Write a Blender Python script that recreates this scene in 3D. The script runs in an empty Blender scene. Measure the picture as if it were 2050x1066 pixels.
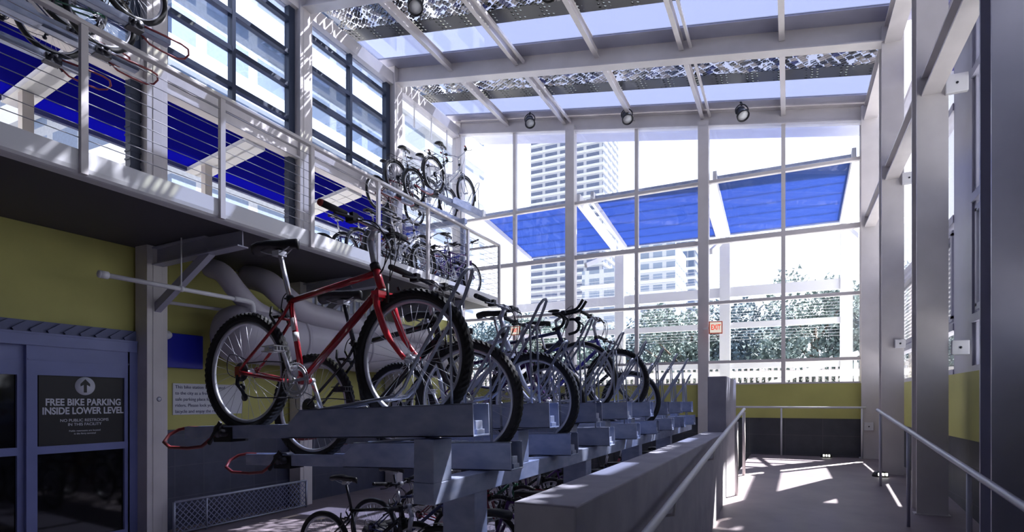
import bpy, math, random
from mathutils import Vector, Matrix
sc = bpy.context.scene
col = sc.collection
R = math.radians
EYE = 1.72                                   # eye height above the lower floor
# ------------------------------------------------------------------ camera
FPX = 1140.0; VX = 1580.0; HY = 803.0
cam_d = bpy.data.cameras.new('camera'); cam = bpy.data.objects.new('camera', cam_d); col.objects.link(cam)
cam_d.sensor_fit = 'HORIZONTAL'; cam_d.sensor_width = 36; cam_d.lens = 36 * FPX / 2050
cam_d.shift_y = (HY - 533) / 2050; cam_d.clip_start = .05; cam_d.clip_end = 2000
YAW = math.atan((VX - 1025) / FPX)
cam.location = (0, 0, EYE); cam.rotation_euler = (R(90), 0, YAW)
sc.camera = cam
# ------------------------------------------------------------------ world, sun, exposure
w = bpy.data.worlds.new('sky'); sc.world = w; w.use_nodes = True
nt = w.node_tree; nt.nodes.clear()
bg = nt.nodes.new('ShaderNodeBackground'); wo = nt.nodes.new('ShaderNodeOutputWorld')
tcw = nt.nodes.new('ShaderNodeTexCoord'); sepw = nt.nodes.new('ShaderNodeSeparateXYZ'); rmp = nt.nodes.new('ShaderNodeValToRGB')
nt.links.new(tcw.outputs['Generated'], sepw.inputs[0]); nt.links.new(sepw.outputs['Z'], rmp.inputs[0]); nt.links.new(rmp.outputs[0], bg.inputs[0])
rmp.color_ramp.elements[0].position = 0.0; rmp.color_ramp.elements[0].color = (.95, .96, 1, 1)
rmp.color_ramp.elements[1].position = .9; rmp.color_ramp.elements[1].color = (.66, .70, .95, 1)
bg.inputs[1].default_value = 1.7
nt.links.new(bg.outputs[0], wo.inputs[0])
sd = bpy.data.lights.new('sun', 'SUN'); sd.energy = 36; sd.angle = R(.55); sd.color = (1, .95, .88)
sun = bpy.data.objects.new('sun', sd); col.objects.link(sun)
SUND = Vector((1, 1.6, 2.8)).normalized()   # towards the sun
sun.rotation_euler = SUND.to_track_quat('Z', 'Y').to_euler(); sun.location = (0, 20, 20)
sc.view_settings.view_transform = 'Standard'; sc.view_settings.look = 'None'; sc.view_settings.gamma = 1
sc.view_settings.use_curve_mapping = False
sc.view_settings.exposure = .36
sc.cycles.transparent_max_bounces = 24; sc.cycles.max_bounces = 8; sc.cycles.use_denoising = True
sc.cycles.sample_clamp_indirect = 8

# ------------------------------------------------------------------ helpers
class MB:
    """collects shapes for ONE mesh"""
    def __init__(s): s.v = []; s.f = []; s.sm = []
    def add(s, vs, fs, smooth=False):
        n = len(s.v); s.v += [tuple(p) for p in vs]
        for f in fs: s.f.append(tuple(i + n for i in f)); s.sm.append(smooth)
        return s
    def box(s, x0, x1, y0, y1, z0, z1):
        return s.add([(x0,y0,z0),(x1,y0,z0),(x1,y1,z0),(x0,y1,z0),(x0,y0,z1),(x1,y0,z1),(x1,y1,z1),(x0,y1,z1)],
                     [(0,3,2,1),(4,5,6,7),(0,1,5,4),(1,2,6,5),(2,3,7,6),(3,0,4,7)])
    def prism(s, poly, a, b, axis='y'):
        """poly of 2D points extruded from a to b on axis"""
        n = len(poly)
        def P(p, t): return {'y': (p[0], t, p[1]), 'x': (t, p[0], p[1]), 'z': (p[0], p[1], t)}[axis]
        vs = [P(p, a) for p in poly] + [P(p, b) for p in poly]
        fs = [tuple(range(n)), tuple(range(2*n-1, n-1, -1))] + [(i, n+i, n+(i+1) % n, (i+1) % n) for i in range(n)]
        return s.add(vs, fs)
    def bar(s, p0, p1, wd, h, up=(0,0,1)):
        """rectangular bar from p0 to p1, wd sideways, h along up"""
        p0 = Vector(p0); p1 = Vector(p1); d = (p1 - p0).normalized(); u = Vector(up)
        sd = d.cross(u).normalized(); u = sd.cross(d).normalized()
        vs = []
        for p in (p0, p1):
            for a, b in ((-1,-1),(1,-1),(1,1),(-1,1)): vs.append(p + sd*a*wd/2 + u*b*h/2)
        return s.add(vs, [(0,1,2,3),(7,6,5,4),(0,4,5,1),(1,5,6,2),(2,6,7,3),(3,7,4,0)])
    def ibeam(s, p0, p1, wd, h, t=.018, up=(0,0,1)):
        p0 = Vector(p0); p1 = Vector(p1); d = (p1 - p0).normalized(); sd = d.cross(Vector(up)).normalized(); u = sd.cross(d).normalized()
        s.bar(p0 + u*(h/2-t/2), p1 + u*(h/2-t/2), wd, t, up); s.bar(p0 - u*(h/2-t/2), p1 - u*(h/2-t/2), wd, t, up)
        return s.bar(p0, p1, t, h - 2*t, up)
    def tube(s, p0, p1, r0, r1=None, n=10):
        return s.path([p0, p1], [r0, r0 if r1 is None else r1], n)
    def path(s, pts, r, n=8, closed=False):
        pts = [Vector(p) for p in pts]; m = len(pts)
        rs = r if isinstance(r, (list, tuple)) else [r]*m
        vs = []; u = None
        for i, p in enumerate(pts):
            if closed: d = (pts[(i+1) % m] - pts[i-1])
            else: d = (pts[min(i+1, m-1)] - pts[max(i-1, 0)])
            d.normalize()
            if u is None:
                u = d.orthogonal().normalized()
            u = (u - d*u.dot(d)); u = u.normalized() if u.length > 1e-6 else d.orthogonal().normalized()
            v = d.cross(u)
            for k in range(n):
                a = 2*math.pi*k/n; vs.append(p + (u*math.cos(a) + v*math.sin(a))*rs[i])
        fs = []
        for i in range(m if closed else m-1):
            j = (i+1) % m
            for k in range(n):
                l = (k+1) % n; fs.append((i*n+k, i*n+l, j*n+l, j*n+k))
        s.add(vs, fs, True)
        if not closed:
            o = len(s.v) - len(vs)
            s.f.append(tuple(o+k for k in range(n-1, -1, -1))); s.sm.append(False)
            s.f.append(tuple(o+(m-1)*n+k for k in range(n))); s.sm.append(False)
        return s
    def torus(s, c, R0, r, nu=48, nv=8, rz=None, knob=None):
        """torus around the y axis (wheel plane xz); rz = half width in y"""
        rz = r if rz is None else rz; vs = []; fs = []
        for i in range(nu):
            a = 2*math.pi*i/nu
            for k in range(nv):
                b = 2*math.pi*k/nv; e = knob(i, k) if knob else 0
                rr = R0 + (r+e)*math.cos(b)
                vs.append((c[0] + rr*math.cos(a), c[1] + (rz+e)*math.sin(b), c[2] + rr*math.sin(a)))
        for i in range(nu):
            j = (i+1) % nu
            for k in range(nv):
                l = (k+1) % nv; fs.append((i*nv+k, i*nv+l, j*nv+l, j*nv+k))
        return s.add(vs, fs, knob is None)
    def lathe(s, prof, c=(0,0,0), axis='y', n=20):
        """prof: list of (radius, along)"""
        vs = []; fs = []
        for (r, t) in prof:
            for k in range(n):
                a = 2*math.pi*k/n; x, y = r*math.cos(a), r*math.sin(a)
                vs.append({'y': (c[0]+x, c[1]+t, c[2]+y), 'z': (c[0]+x, c[1]+y, c[2]+t), 'x': (c[0]+t, c[1]+x, c[2]+y)}[axis])
        for i in range(len(prof)-1):
            for k in range(n):
                l = (k+1) % n; fs.append((i*n+k, i*n+l, (i+1)*n+l, (i+1)*n+k))
        fs.append(tuple(range(n))); fs.append(tuple(range((len(prof)-1)*n+n-1, (len(prof)-1)*n-1, -1)))
        return s.add(vs, fs, True)
    def ball(s, c, rx, ry=None, rz=None, n=12, m=8):
        ry = rx if ry is None else ry; rz = rx if rz is None else rz; vs = []; fs = []
        for i in range(1, m):
            a = math.pi*i/m
            for k in range(n):
                b = 2*math.pi*k/n; vs.append((c[0]+rx*math.sin(a)*math.cos(b), c[1]+ry*math.sin(a)*math.sin(b), c[2]+rz*math.cos(a)))
        t = len(vs); vs += [(c[0],c[1],c[2]+rz),(c[0],c[1],c[2]-rz)]
        for i in range(m-2):
            for k in range(n):
                l = (k+1) % n; fs.append((i*n+k, (i+1)*n+k, (i+1)*n+l, i*n+l))
        for k in range(n):
            l = (k+1) % n; fs.append((t, k, l)); fs.append((t+1, (m-2)*n+l, (m-2)*n+k))
        return s.add(vs, fs, True)

def link(o, parent=None):
    col.objects.link(o)
    if parent is not None: o.parent = parent
    return o
def obj(name, mb, m, parent=None, loc=None, bevel=0):
    me = bpy.data.meshes.new(name); me.from_pydata(mb.v, [], mb.f); me.polygons.foreach_set('use_smooth', mb.sm); me.update()
    import bmesh
    b = bmesh.new(); b.from_mesh(me); bmesh.ops.recalc_face_normals(b, faces=b.faces); b.to_mesh(me); b.free()
    me.materials.append(m); o = link(bpy.data.objects.new(name, me), parent)
    if loc: o.location = loc
    if bevel:
        bv = o.modifiers.new('soft_edges', 'BEVEL'); bv.width = bevel; bv.segments = 2; bv.limit_method = 'ANGLE'
    return o
def tag(o, label=None, cat=None, group=None, kind=None):
    if label: o['label'] = label
    if cat: o['category'] = cat
    if group: o['group'] = group
    if kind: o['kind'] = kind
    return o
def thing(name, label, cat, loc=(0,0,0), rot=(0,0,0), group=None, kind=None):
    o = link(bpy.data.objects.new(name, None)); o.location = loc; o.rotation_euler = rot; o.empty_display_size = .1
    return tag(o, label, cat, group, kind)
def struct(name, mb, m, label=None, parent=None, bevel=0, cat=None):
    o = obj(name, mb, m, parent, bevel=bevel)
    if parent is None: tag(o, label, cat or name.split('_')[0], kind='structure')
    return o
KIDS = {}
def copy_tree(o, parent=None, swap=None):
    c = o.copy(); col.objects.link(c)
    c.parent = parent
    if swap and c.type == 'MESH':
        for sl in c.material_slots:
            if sl.material and sl.material.name in swap:
                t = swap[sl.material.name]; sl.link = 'OBJECT'; sl.material = t
    for ch in list(o.children): copy_tree(ch, c, swap)
    return c

# ------------------------------------------------------------------ materials
def mat(name, c, rough=.5, metal=0, var=0, scale=8, bump=0, c2=None, spec=.5, coat=0, stretch=None):
    m = bpy.data.materials.new(name); m.use_nodes = True; n = m.node_tree.nodes; l = m.node_tree.links; p = n['Principled BSDF']
    p.inputs['Base Color'].default_value = (*c, 1); p.inputs['Roughness'].default_value = rough; p.inputs['Metallic'].default_value = metal
    p.inputs['Specular IOR Level'].default_value = spec; p.inputs['Coat Weight'].default_value = coat
    if var or bump or c2:
        tc = n.new('ShaderNodeTexCoord'); no = n.new('ShaderNodeTexNoise'); no.inputs['Scale'].default_value = scale; no.inputs['Detail'].default_value = 5
        src = tc.outputs['Object']
        if stretch:
            mp = n.new('ShaderNodeMapping'); mp.inputs['Scale'].default_value = stretch; l.new(src, mp.inputs[0]); src = mp.outputs[0]
        l.new(src, no.inputs['Vector'])
        if var or c2:
            mx = n.new('ShaderNodeMix'); mx.data_type = 'RGBA'
            hi = c2 or tuple(min(1, x*(1+var)) for x in c); lo = c if c2 else tuple(x*(1-var) for x in c)
            mx.inputs['A'].default_value = (*lo, 1); mx.inputs['B'].default_value = (*hi, 1)
            rp = n.new('ShaderNodeValToRGB'); rp.color_ramp.elements[0].position = .35; rp.color_ramp.elements[1].position = .65
            l.new(no.outputs['Fac'], rp.inputs[0]); l.new(rp.outputs[0], mx.inputs['Factor']); l.new(mx.outputs['Result'], p.inputs['Base Color'])
        if bump:
            b = n.new('ShaderNodeBump'); b.inputs['Strength'].default_value = bump; b.inputs['Distance'].default_value = .01
            l.new(no.outputs['Fac'], b.inputs['Height']); l.new(b.outputs[0], p.inputs['Normal'])
    return m
def glass(name, tint, refl=.07, rough=.0):
    m = bpy.data.materials.new(name); m.use_nodes = True; n = m.node_tree.nodes; l = m.node_tree.links; n.clear()
    t = n.new('ShaderNodeBsdfTransparent'); t.inputs[0].default_value = (*tint, 1)
    g = n.new('ShaderNodeBsdfGlossy'); g.inputs['Roughness'].default_value = rough
    mx = n.new('ShaderNodeMixShader'); lw = n.new('ShaderNodeLayerWeight'); lw.inputs[0].default_value = .25
    ma = n.new('ShaderNodeMath'); ma.operation = 'MULTIPLY_ADD'; ma.inputs[1].default_value = .5; ma.inputs[2].default_value = refl
    l.new(lw.outputs['Fresnel'], ma.inputs[0]); l.new(ma.outputs[0], mx.inputs[0]); l.new(t.outputs[0], mx.inputs[1]); l.new(g.outputs[0], mx.inputs[2])
    o = n.new('ShaderNodeOutputMaterial'); l.new(mx.outputs[0], o.inputs[0]); return m
def translucent(name, c, tr, amount=.5):
    """tinted sheet: diffuse + translucent body mixed with straight transmission tr"""
    m = bpy.data.materials.new(name); m.use_nodes = True; n = m.node_tree.nodes; l = m.node_tree.links; n.clear()
    d = n.new('ShaderNodeBsdfDiffuse'); d.inputs[0].default_value = (*c, 1); tl = n.new('ShaderNodeBsdfTranslucent'); tl.inputs[0].default_value = (*c, 1)
    a = n.new('ShaderNodeMixShader'); a.inputs[0].default_value = .5; l.new(d.outputs[0], a.inputs[1]); l.new(tl.outputs[0], a.inputs[2])
    t = n.new('ShaderNodeBsdfTransparent'); t.inputs[0].default_value = (*tr, 1)
    b = n.new('ShaderNodeMixShader'); b.inputs[0].default_value = amount; l.new(a.outputs[0], b.inputs[1]); l.new(t.outputs[0], b.inputs[2])
    o = n.new('ShaderNodeOutputMaterial'); l.new(b.outputs[0], o.inputs[0]); return m
def emit(name, c, s):
    m = bpy.data.materials.new(name); m.use_nodes = True; n = m.node_tree.nodes; l = m.node_tree.links; n.clear()
    e = n.new('ShaderNodeEmission'); e.inputs[0].default_value = (*c, 1); e.inputs[1].default_value = s
    o = n.new('ShaderNodeOutputMaterial'); l.new(e.outputs[0], o.inputs[0]); return m
def tiles(name, c1, c2, mortar, sx, sz, mort=.01, rough=.45):
    """rectangular tiles laid on a vertical wall"""
    m = bpy.data.materials.new(name); m.use_nodes = True; n = m.node_tree.nodes; l = m.node_tree.links; p = n['Principled BSDF']
    tc = n.new('ShaderNodeTexCoord'); sp = n.new('ShaderNodeSeparateXYZ'); cb = n.new('ShaderNodeCombineXYZ'); ad = n.new('ShaderNodeMath'); ad.operation = 'ADD'
    l.new(tc.outputs['Object'], sp.inputs[0]); l.new(sp.outputs['X'], ad.inputs[0]); l.new(sp.outputs['Y'], ad.inputs[1])
    l.new(ad.outputs[0], cb.inputs['X']); l.new(sp.outputs['Z'], cb.inputs['Y'])
    b = n.new('ShaderNodeTexBrick'); b.inputs['Scale'].default_value = 1; b.inputs['Brick Width'].default_value = sx; b.inputs['Row Height'].default_value = sz
    b.inputs['Mortar Size'].default_value = mort; b.offset = 0; b.inputs['Color1'].default_value = (*c1, 1); b.inputs['Color2'].default_value = (*c2, 1); b.inputs['Mortar'].default_value = (*mortar, 1)
    l.new(cb.outputs[0], b.inputs['Vector'])
    no = n.new('ShaderNodeTexNoise'); no.inputs['Scale'].default_value = 6; no.inputs['Detail'].default_value = 6; l.new(tc.outputs['Object'], no.inputs['Vector'])
    mx = n.new('ShaderNodeMix'); mx.data_type = 'RGBA'; mx.blend_type = 'MULTIPLY'; mx.inputs['Factor'].default_value = .5
    l.new(b.outputs['Color'], mx.inputs['A']); l.new(no.outputs['Fac'], mx.inputs['B']); l.new(mx.outputs['Result'], p.inputs['Base Color'])
    p.inputs['Roughness'].default_value = rough; return m
def facade(name, wall, win, sx, sz, mort):
    return tiles(name, win, tuple(x*.8 for x in win), wall, sx, sz, mort, .5)

M = {}
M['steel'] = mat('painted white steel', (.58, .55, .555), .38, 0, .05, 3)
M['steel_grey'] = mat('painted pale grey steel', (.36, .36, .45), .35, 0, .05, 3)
M['cream'] = mat('cream painted steel', (.55, .50, .46), .5, 0, .04, 3)
M['galv'] = mat('galvanised steel', (.29, .34, .50), .5, .15, 0, 9, .1, c2=(.42, .46, .60), stretch=(1, 1, 2))
M['galv_rod'] = mat('galvanised rod', (.36, .39, .48), .4, .6)
M['dark_frame'] = mat('dark navy aluminium', (.02, .03, .06), .4)
M['concrete'] = mat('cast concrete', (.31, .305, .36), .8, 0, 0, 5, .25, c2=(.38, .37, .42))
M['floor'] = mat('trowelled concrete floor', (.17, .14, .165), .55, 0, 0, 2.5, .1, c2=(.225, .185, .205))
M['yellow'] = mat('olive yellow painted wall', (.46, .445, .135), .6, 0, .06, 2)
M['tile'] = tiles('slate blue wall tile', (.075, .085, .14), (.055, .06, .10), (.10, .11, .16), .42, .42, .006)
M['tile_far'] = tiles('slate grey wall panel', (.08, .085, .105), (.07, .075, .09), (.12, .12, .14), .62, .36, .006)
M['door_frame'] = mat('periwinkle aluminium door frame', (.17, .20, .42), .4, 0, .05, 3)
M['slats'] = mat('blue grey louvre', (.10, .12, .25), .5)
M['black_glass'] = mat('black door glass', (.004, .004, .005), .06, 0, spec=.5)
M['black'] = mat('matt black', (.008, .008, .010), .5)
M['rubber'] = mat('black tyre rubber', (.012, .012, .014), .75)
M['white'] = mat('white paint', (.66, .66, .69), .5)
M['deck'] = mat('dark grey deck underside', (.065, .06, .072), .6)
M['letter'] = mat('white lettering', (.62, .64, .72), .5)
M['ink'] = mat('dark blue ink', (.03, .04, .12), .6)
M['paper'] = mat('white printed board', (.62, .64, .70), .6)
M['cable'] = mat('dull steel cable', (.30, .30, .34), .7)
M['duct'] = mat('white duct wrap', (.40, .38, .44), .45, 0, .04, 3)
M['blue_box'] = mat('royal blue panel', (.012, .02, .40), .35)
M['red_paint'] = mat('frame paint', (.34, .012, .022), .22, 0, coat=.7)
M['fork_paint'] = mat('fork paint', (.62, .02, .035), .22, 0, coat=.7)
M['chrome'] = mat('polished alloy', (.72, .72, .76), .25, .85)
M['alloy'] = mat('brushed alloy', (.55, .56, .62), .4, .7)
M['dark_metal'] = mat('dark steel', (.04, .04, .05), .4, .6)
M['saddle'] = mat('black saddle vinyl', (.012, .012, .014), .4)
M['grip'] = mat('black grip rubber', (.015, .015, .018), .6)
M['grip_end'] = mat('red grip end', (.35, .03, .02), .5)
M['handle_red'] = mat('red dipped handle', (.22, .03, .035), .45)
M['glass'] = glass('clear window glass', (.93, .95, .98), .03)
M['glass_tint'] = glass('blue tinted window glass', (.80, .86, .95), .05)
M['glass_roof'] = translucent('pale frosted roof glass', (.22, .24, .32), (.46, .50, .62), .62)
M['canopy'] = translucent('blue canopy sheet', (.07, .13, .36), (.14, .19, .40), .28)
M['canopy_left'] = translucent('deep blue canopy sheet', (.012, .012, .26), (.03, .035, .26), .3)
M['trunk'] = mat('tree bark', (.12, .09, .07), .9)
M['leaf'] = mat('hazy green leaves', (.12, .17, .16), .8, 0, .5, 3)
M['leaf2'] = mat('blue green leaves', (.09, .14, .17), .8, 0, .5, 3)
M['hedge'] = mat('dark dusty leaves', (.06, .07, .06), .9, 0, .4, 3)
M['band'] = mat('pale precast band', (.44, .46, .50), .8)
M['picket'] = mat('weathered white picket', (.40, .38, .36), .8)
M['plaza'] = mat('pale plaza paving', (.34, .335, .33), .8, 0, .05, 1)
M['exit_red'] = emit('lit red exit letters', (.9, .05, .02), .8)
M['exit_face'] = emit('lit white exit face', (1, .9, .8), .6)
M['exit_case'] = mat('orange red exit casing', (.75, .15, .08), .4)
M['lamp_lens'] = emit('lit lamp lens', (1, 1, .9), 4)
M['spot_lens'] = mat('frosted spotlight lens', (.8, .82, .85), .2, 0)
def pv_reflect_material():
    """glass sheet printed with rows of solar cells: cells opaque and dark or blue, tones mixed to paint in reflections, gaps clear"""
    m = bpy.data.materials.new('solar cell and painted reflection roof glass'); m.use_nodes = True; n = m.node_tree.nodes; l = m.node_tree.links; n.clear()
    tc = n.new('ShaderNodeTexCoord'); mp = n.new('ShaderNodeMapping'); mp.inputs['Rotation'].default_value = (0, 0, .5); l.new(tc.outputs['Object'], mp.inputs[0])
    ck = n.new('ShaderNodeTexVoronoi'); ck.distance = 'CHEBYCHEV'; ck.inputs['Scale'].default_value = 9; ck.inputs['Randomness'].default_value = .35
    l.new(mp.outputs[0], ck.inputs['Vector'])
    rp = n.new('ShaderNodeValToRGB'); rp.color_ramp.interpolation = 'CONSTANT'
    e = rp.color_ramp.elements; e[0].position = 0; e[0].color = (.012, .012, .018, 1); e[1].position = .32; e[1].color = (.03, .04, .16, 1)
    for pos, c in ((.45, (.25, .23, .22)), (.62, (.02, .02, .03)), (.80, (.35, .33, .33))):  # varied cell tones also paint the busy reflections into the glass
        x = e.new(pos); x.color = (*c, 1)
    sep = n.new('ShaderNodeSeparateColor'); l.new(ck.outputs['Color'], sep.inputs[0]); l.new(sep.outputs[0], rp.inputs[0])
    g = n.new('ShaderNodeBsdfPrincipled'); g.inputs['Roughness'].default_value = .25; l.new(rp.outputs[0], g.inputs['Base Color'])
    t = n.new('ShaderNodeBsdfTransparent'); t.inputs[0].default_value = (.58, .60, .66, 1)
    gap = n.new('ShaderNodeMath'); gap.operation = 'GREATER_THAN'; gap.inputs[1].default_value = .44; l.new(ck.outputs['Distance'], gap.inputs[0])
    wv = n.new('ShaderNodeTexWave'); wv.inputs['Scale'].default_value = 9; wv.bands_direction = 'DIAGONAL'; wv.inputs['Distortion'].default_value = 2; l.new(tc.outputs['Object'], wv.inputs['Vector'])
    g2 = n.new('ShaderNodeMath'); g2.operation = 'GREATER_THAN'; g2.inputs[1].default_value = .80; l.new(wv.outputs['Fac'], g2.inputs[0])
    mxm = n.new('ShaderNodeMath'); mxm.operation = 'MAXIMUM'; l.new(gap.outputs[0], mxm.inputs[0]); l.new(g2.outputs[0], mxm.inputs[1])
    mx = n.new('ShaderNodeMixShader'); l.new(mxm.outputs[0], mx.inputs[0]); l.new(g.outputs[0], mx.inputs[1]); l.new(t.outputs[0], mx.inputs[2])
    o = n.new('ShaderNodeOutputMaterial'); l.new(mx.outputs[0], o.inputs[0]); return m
M['pv_reflect'] = pv_reflect_material()
def dotted_material():
    """black printed band pierced by rows of clear dots"""
    m = bpy.data.materials.new('dotted black roof glass'); m.use_nodes = True; n = m.node_tree.nodes; l = m.node_tree.links; n.clear()
    tc = n.new('ShaderNodeTexCoord'); v = n.new('ShaderNodeTexVoronoi'); v.inputs['Scale'].default_value = 12; v.inputs['Randomness'].default_value = .15; l.new(tc.outputs['Object'], v.inputs['Vector'])
    lt = n.new('ShaderNodeMath'); lt.operation = 'LESS_THAN'; lt.inputs[1].default_value = .28; l.new(v.outputs['Distance'], lt.inputs[0])
    d = n.new('ShaderNodeBsdfPrincipled'); d.inputs['Base Color'].default_value = (.02, .02, .025, 1); d.inputs['Roughness'].default_value = .4
    t = n.new('ShaderNodeBsdfTransparent'); t.inputs[0].default_value = (.5, .52, .5, 1)
    mx = n.new('ShaderNodeMixShader'); l.new(lt.outputs[0], mx.inputs[0]); l.new(d.outputs[0], mx.inputs[1]); l.new(t.outputs[0], mx.inputs[2])
    o = n.new('ShaderNodeOutputMaterial'); l.new(mx.outputs[0], o.inputs[0]); return m
M['dotted'] = dotted_material()
def mesh_material():
    """chain link wire: diagonal wires, open between"""
    m = bpy.data.materials.new('chain link wire'); m.use_nodes = True; n = m.node_tree.nodes; l = m.node_tree.links; n.clear()
    tc = n.new('ShaderNodeTexCoord'); sp = n.new('ShaderNodeSeparateXYZ'); l.new(tc.outputs['Object'], sp.inputs[0])
    outs = []
    for sg in (1, -1):
        a = n.new('ShaderNodeMath'); a.operation = 'MULTIPLY_ADD'; a.inputs[1].default_value = sg; l.new(sp.outputs['Y'], a.inputs[0]); l.new(sp.outputs['Z'], a.inputs[2])
        f = n.new('ShaderNodeMath'); f.operation = 'PINGPONG'; f.inputs[1].default_value = .04; l.new(a.outputs[0], f.inputs[0])
        g = n.new('ShaderNodeMath'); g.operation = 'LESS_THAN'; g.inputs[1].default_value = .007; l.new(f.outputs[0], g.inputs[0]); outs.append(g)
    mm = n.new('ShaderNodeMath'); mm.operation = 'MAXIMUM'; l.new(outs[0].outputs[0], mm.inputs[0]); l.new(outs[1].outputs[0], mm.inputs[1])
    d = n.new('ShaderNodeBsdfPrincipled'); d.inputs['Base Color'].default_value = (.20, .22, .34, 1); d.inputs['Metallic'].default_value = .4
    t = n.new('ShaderNodeBsdfTransparent'); mx = n.new('ShaderNodeMixShader'); l.new(mm.outputs[0], mx.inputs[0]); l.new(t.outputs[0], mx.inputs[1]); l.new(d.outputs[0], mx.inputs[2])
    o = n.new('ShaderNodeOutputMaterial'); l.new(mx.outputs[0], o.inputs[0]); return m
M['chain_link'] = mesh_material()

# ------------------------------------------------------------------ the shell  (Z given from the eye: z = Z + EYE)
E = EYE
XL, XR, YF, YB = -7.27, 1.15, 11.85, -2.6
COLY = [-.43, 2.03, 4.485, 6.94, 9.40]
LAND = -1.02 + E; RAMPY = 8.45; SL = .0773
def rampz(y): return max(0.0, LAND - max(0, RAMPY - y)*SL)
# floors
struct('floor', MB().box(-8.2, -.9, YB, 12.0, -.2, 0), M['floor'], 'grey lower floor of trowelled concrete under the racks')
rb = MB(); yb0 = RAMPY - LAND/SL
rb.prism([(yb0, -.2), (12.0, -.2), (12.0, LAND), (RAMPY, LAND), (yb0, .001)], -.66, 1.75, 'x'); rb.box(-.66, 1.75, YB, yb0, -.2, .001)
struct('floor', rb, M['floor'], 'sloping walkway ramp rising to the level landing by the end wall')
# concrete wall beside the ramp
cw = MB().box(-.90, -.66, 1.86, 8.5, 0, -.365 + E)
struct('wall_ramp', cw, M['concrete'], 'low concrete wall between ramp and bike racks', bevel=.008)
struct('wall_ramp_end', MB().box(-.86, -.655, 7.0, 8.35, -.37 + E, .285 + E), M['concrete'], 'taller concrete block at the far end of the low wall', bevel=.006)
# back wall behind the photographer
struct('wall_back', MB().box(-8.2, 1.9, YB - .2, YB, 0, 9.0), M['steel_grey'], 'grey wall behind the ramp foot')
# lower left wall (yellow above, tile below), with the door opening
WX = -7.42
def lwall(y0, y1, z0, z1, m, label): struct('wall_left', MB().box(WX - .15, WX, y0, y1, z0, z1), m, label)
TT = -.388 + E
lwall(YB, 1.8, 0, 1.93 + E, M['yellow'], 'olive yellow wall left of the sliding doors')
lwall(1.8, 4.36, .86 + E, 1.93 + E, M['yellow'], 'olive yellow wall above the sliding doors')
lwall(4.36, YF, TT, 1.93 + E, M['yellow'], 'olive yellow upper wall behind the racks')
struct('trim_1', MB().box(WX - .15, WX + .012, 4.36, YF, 0, TT), M['tile'], 'slate blue tile wainscot behind the racks', cat='trim')
# recess behind doors
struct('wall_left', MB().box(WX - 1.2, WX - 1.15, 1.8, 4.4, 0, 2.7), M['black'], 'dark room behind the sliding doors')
# far end wall: tile, yellow band, then glazing
struct('wall_far', MB().box(XL, 1.75, YF, YF + .15, 0, -.325 + E), M['tile_far'], 'dark grey tile base of the glazed end wall')
struct('wall_far', MB().box(XL, 1.75, YF - .012, YF + .15, -.325 + E, .316 + E), M['yellow'], 'olive yellow band under the end wall glazing')
# right wall
RX = 1.60
struct('wall_right', MB().box(RX, RX + .12, YB, YF, 0, -.385 + E), M['tile_far'], 'dark grey tile base of the right hand wall')
struct('wall_right', MB().box(RX - .012, RX + .12, YB, YF, -.385 + E, .285 + E), M['yellow'], 'olive yellow band along the right hand wall')

# ------------------------------------------------------------------ steel columns
def hcol(x, y, wd, dp, z0, z1, m, label, name='column', side=False):
    b = MB(); t = .022
    b.box(x - wd/2, x + wd/2, y - dp/2, y - dp/2 + t, z0, z1); b.box(x - wd/2, x + wd/2, y + dp/2 - t, y + dp/2, z0, z1)
    b.box(x - t/2, x + t/2, y - dp/2 + t, y + dp/2 - t, z0, z1)
    b.box(x - wd/2 - .02, x + wd/2 + .02, y - dp/2 - .02, y + dp/2 + .02, z0 - .01, z0 + .018)
    return struct(name, b, m, label, cat='column')
def zb(x): return 4.97 + .176*(1.15 - x) + E           # underside of the sloping roof beams
names = ['out of the door bay', 'beside the sliding doors toward the ramp foot', 'just right of the sliding doors', 'behind the red bicycle\'s saddle', 'beside the far upper bicycles']
for k, y in enumerate(COLY):
    b = MB().box(XL - .11, XL + .13, y - .13, y + .13, 0, zb(XL) + .3)
    b.box(XL + .13, XL + .137, y - .06, y + .06, 0, zb(XL))
    struct('column', b, M['steel'], 'white steel column on the left side ' + names[k], cat='column', bevel=.006)
struct('column', MB().box(XL - .11, XL + .13, YF - .02, YF + .2, 0, zb(XL) + .3), M['steel'], 'white corner column left of the end wall glazing', cat='column', bevel=.006)
RC = [(-.1, 'beside the ramp foot'), (2.2, 'out beyond the near handrail end'), (4.69, 'nearest the photographer'), (7.05, 'second from the photographer'), (9.46, 'third from the photographer')]
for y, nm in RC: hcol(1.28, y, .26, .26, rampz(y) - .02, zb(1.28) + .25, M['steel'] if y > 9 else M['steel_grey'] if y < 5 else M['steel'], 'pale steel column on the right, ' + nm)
hcol(1.28, YF, .28, .3, LAND, zb(1.28) + .25, M['steel'], 'white corner column right of the end wall glazing')
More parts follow.
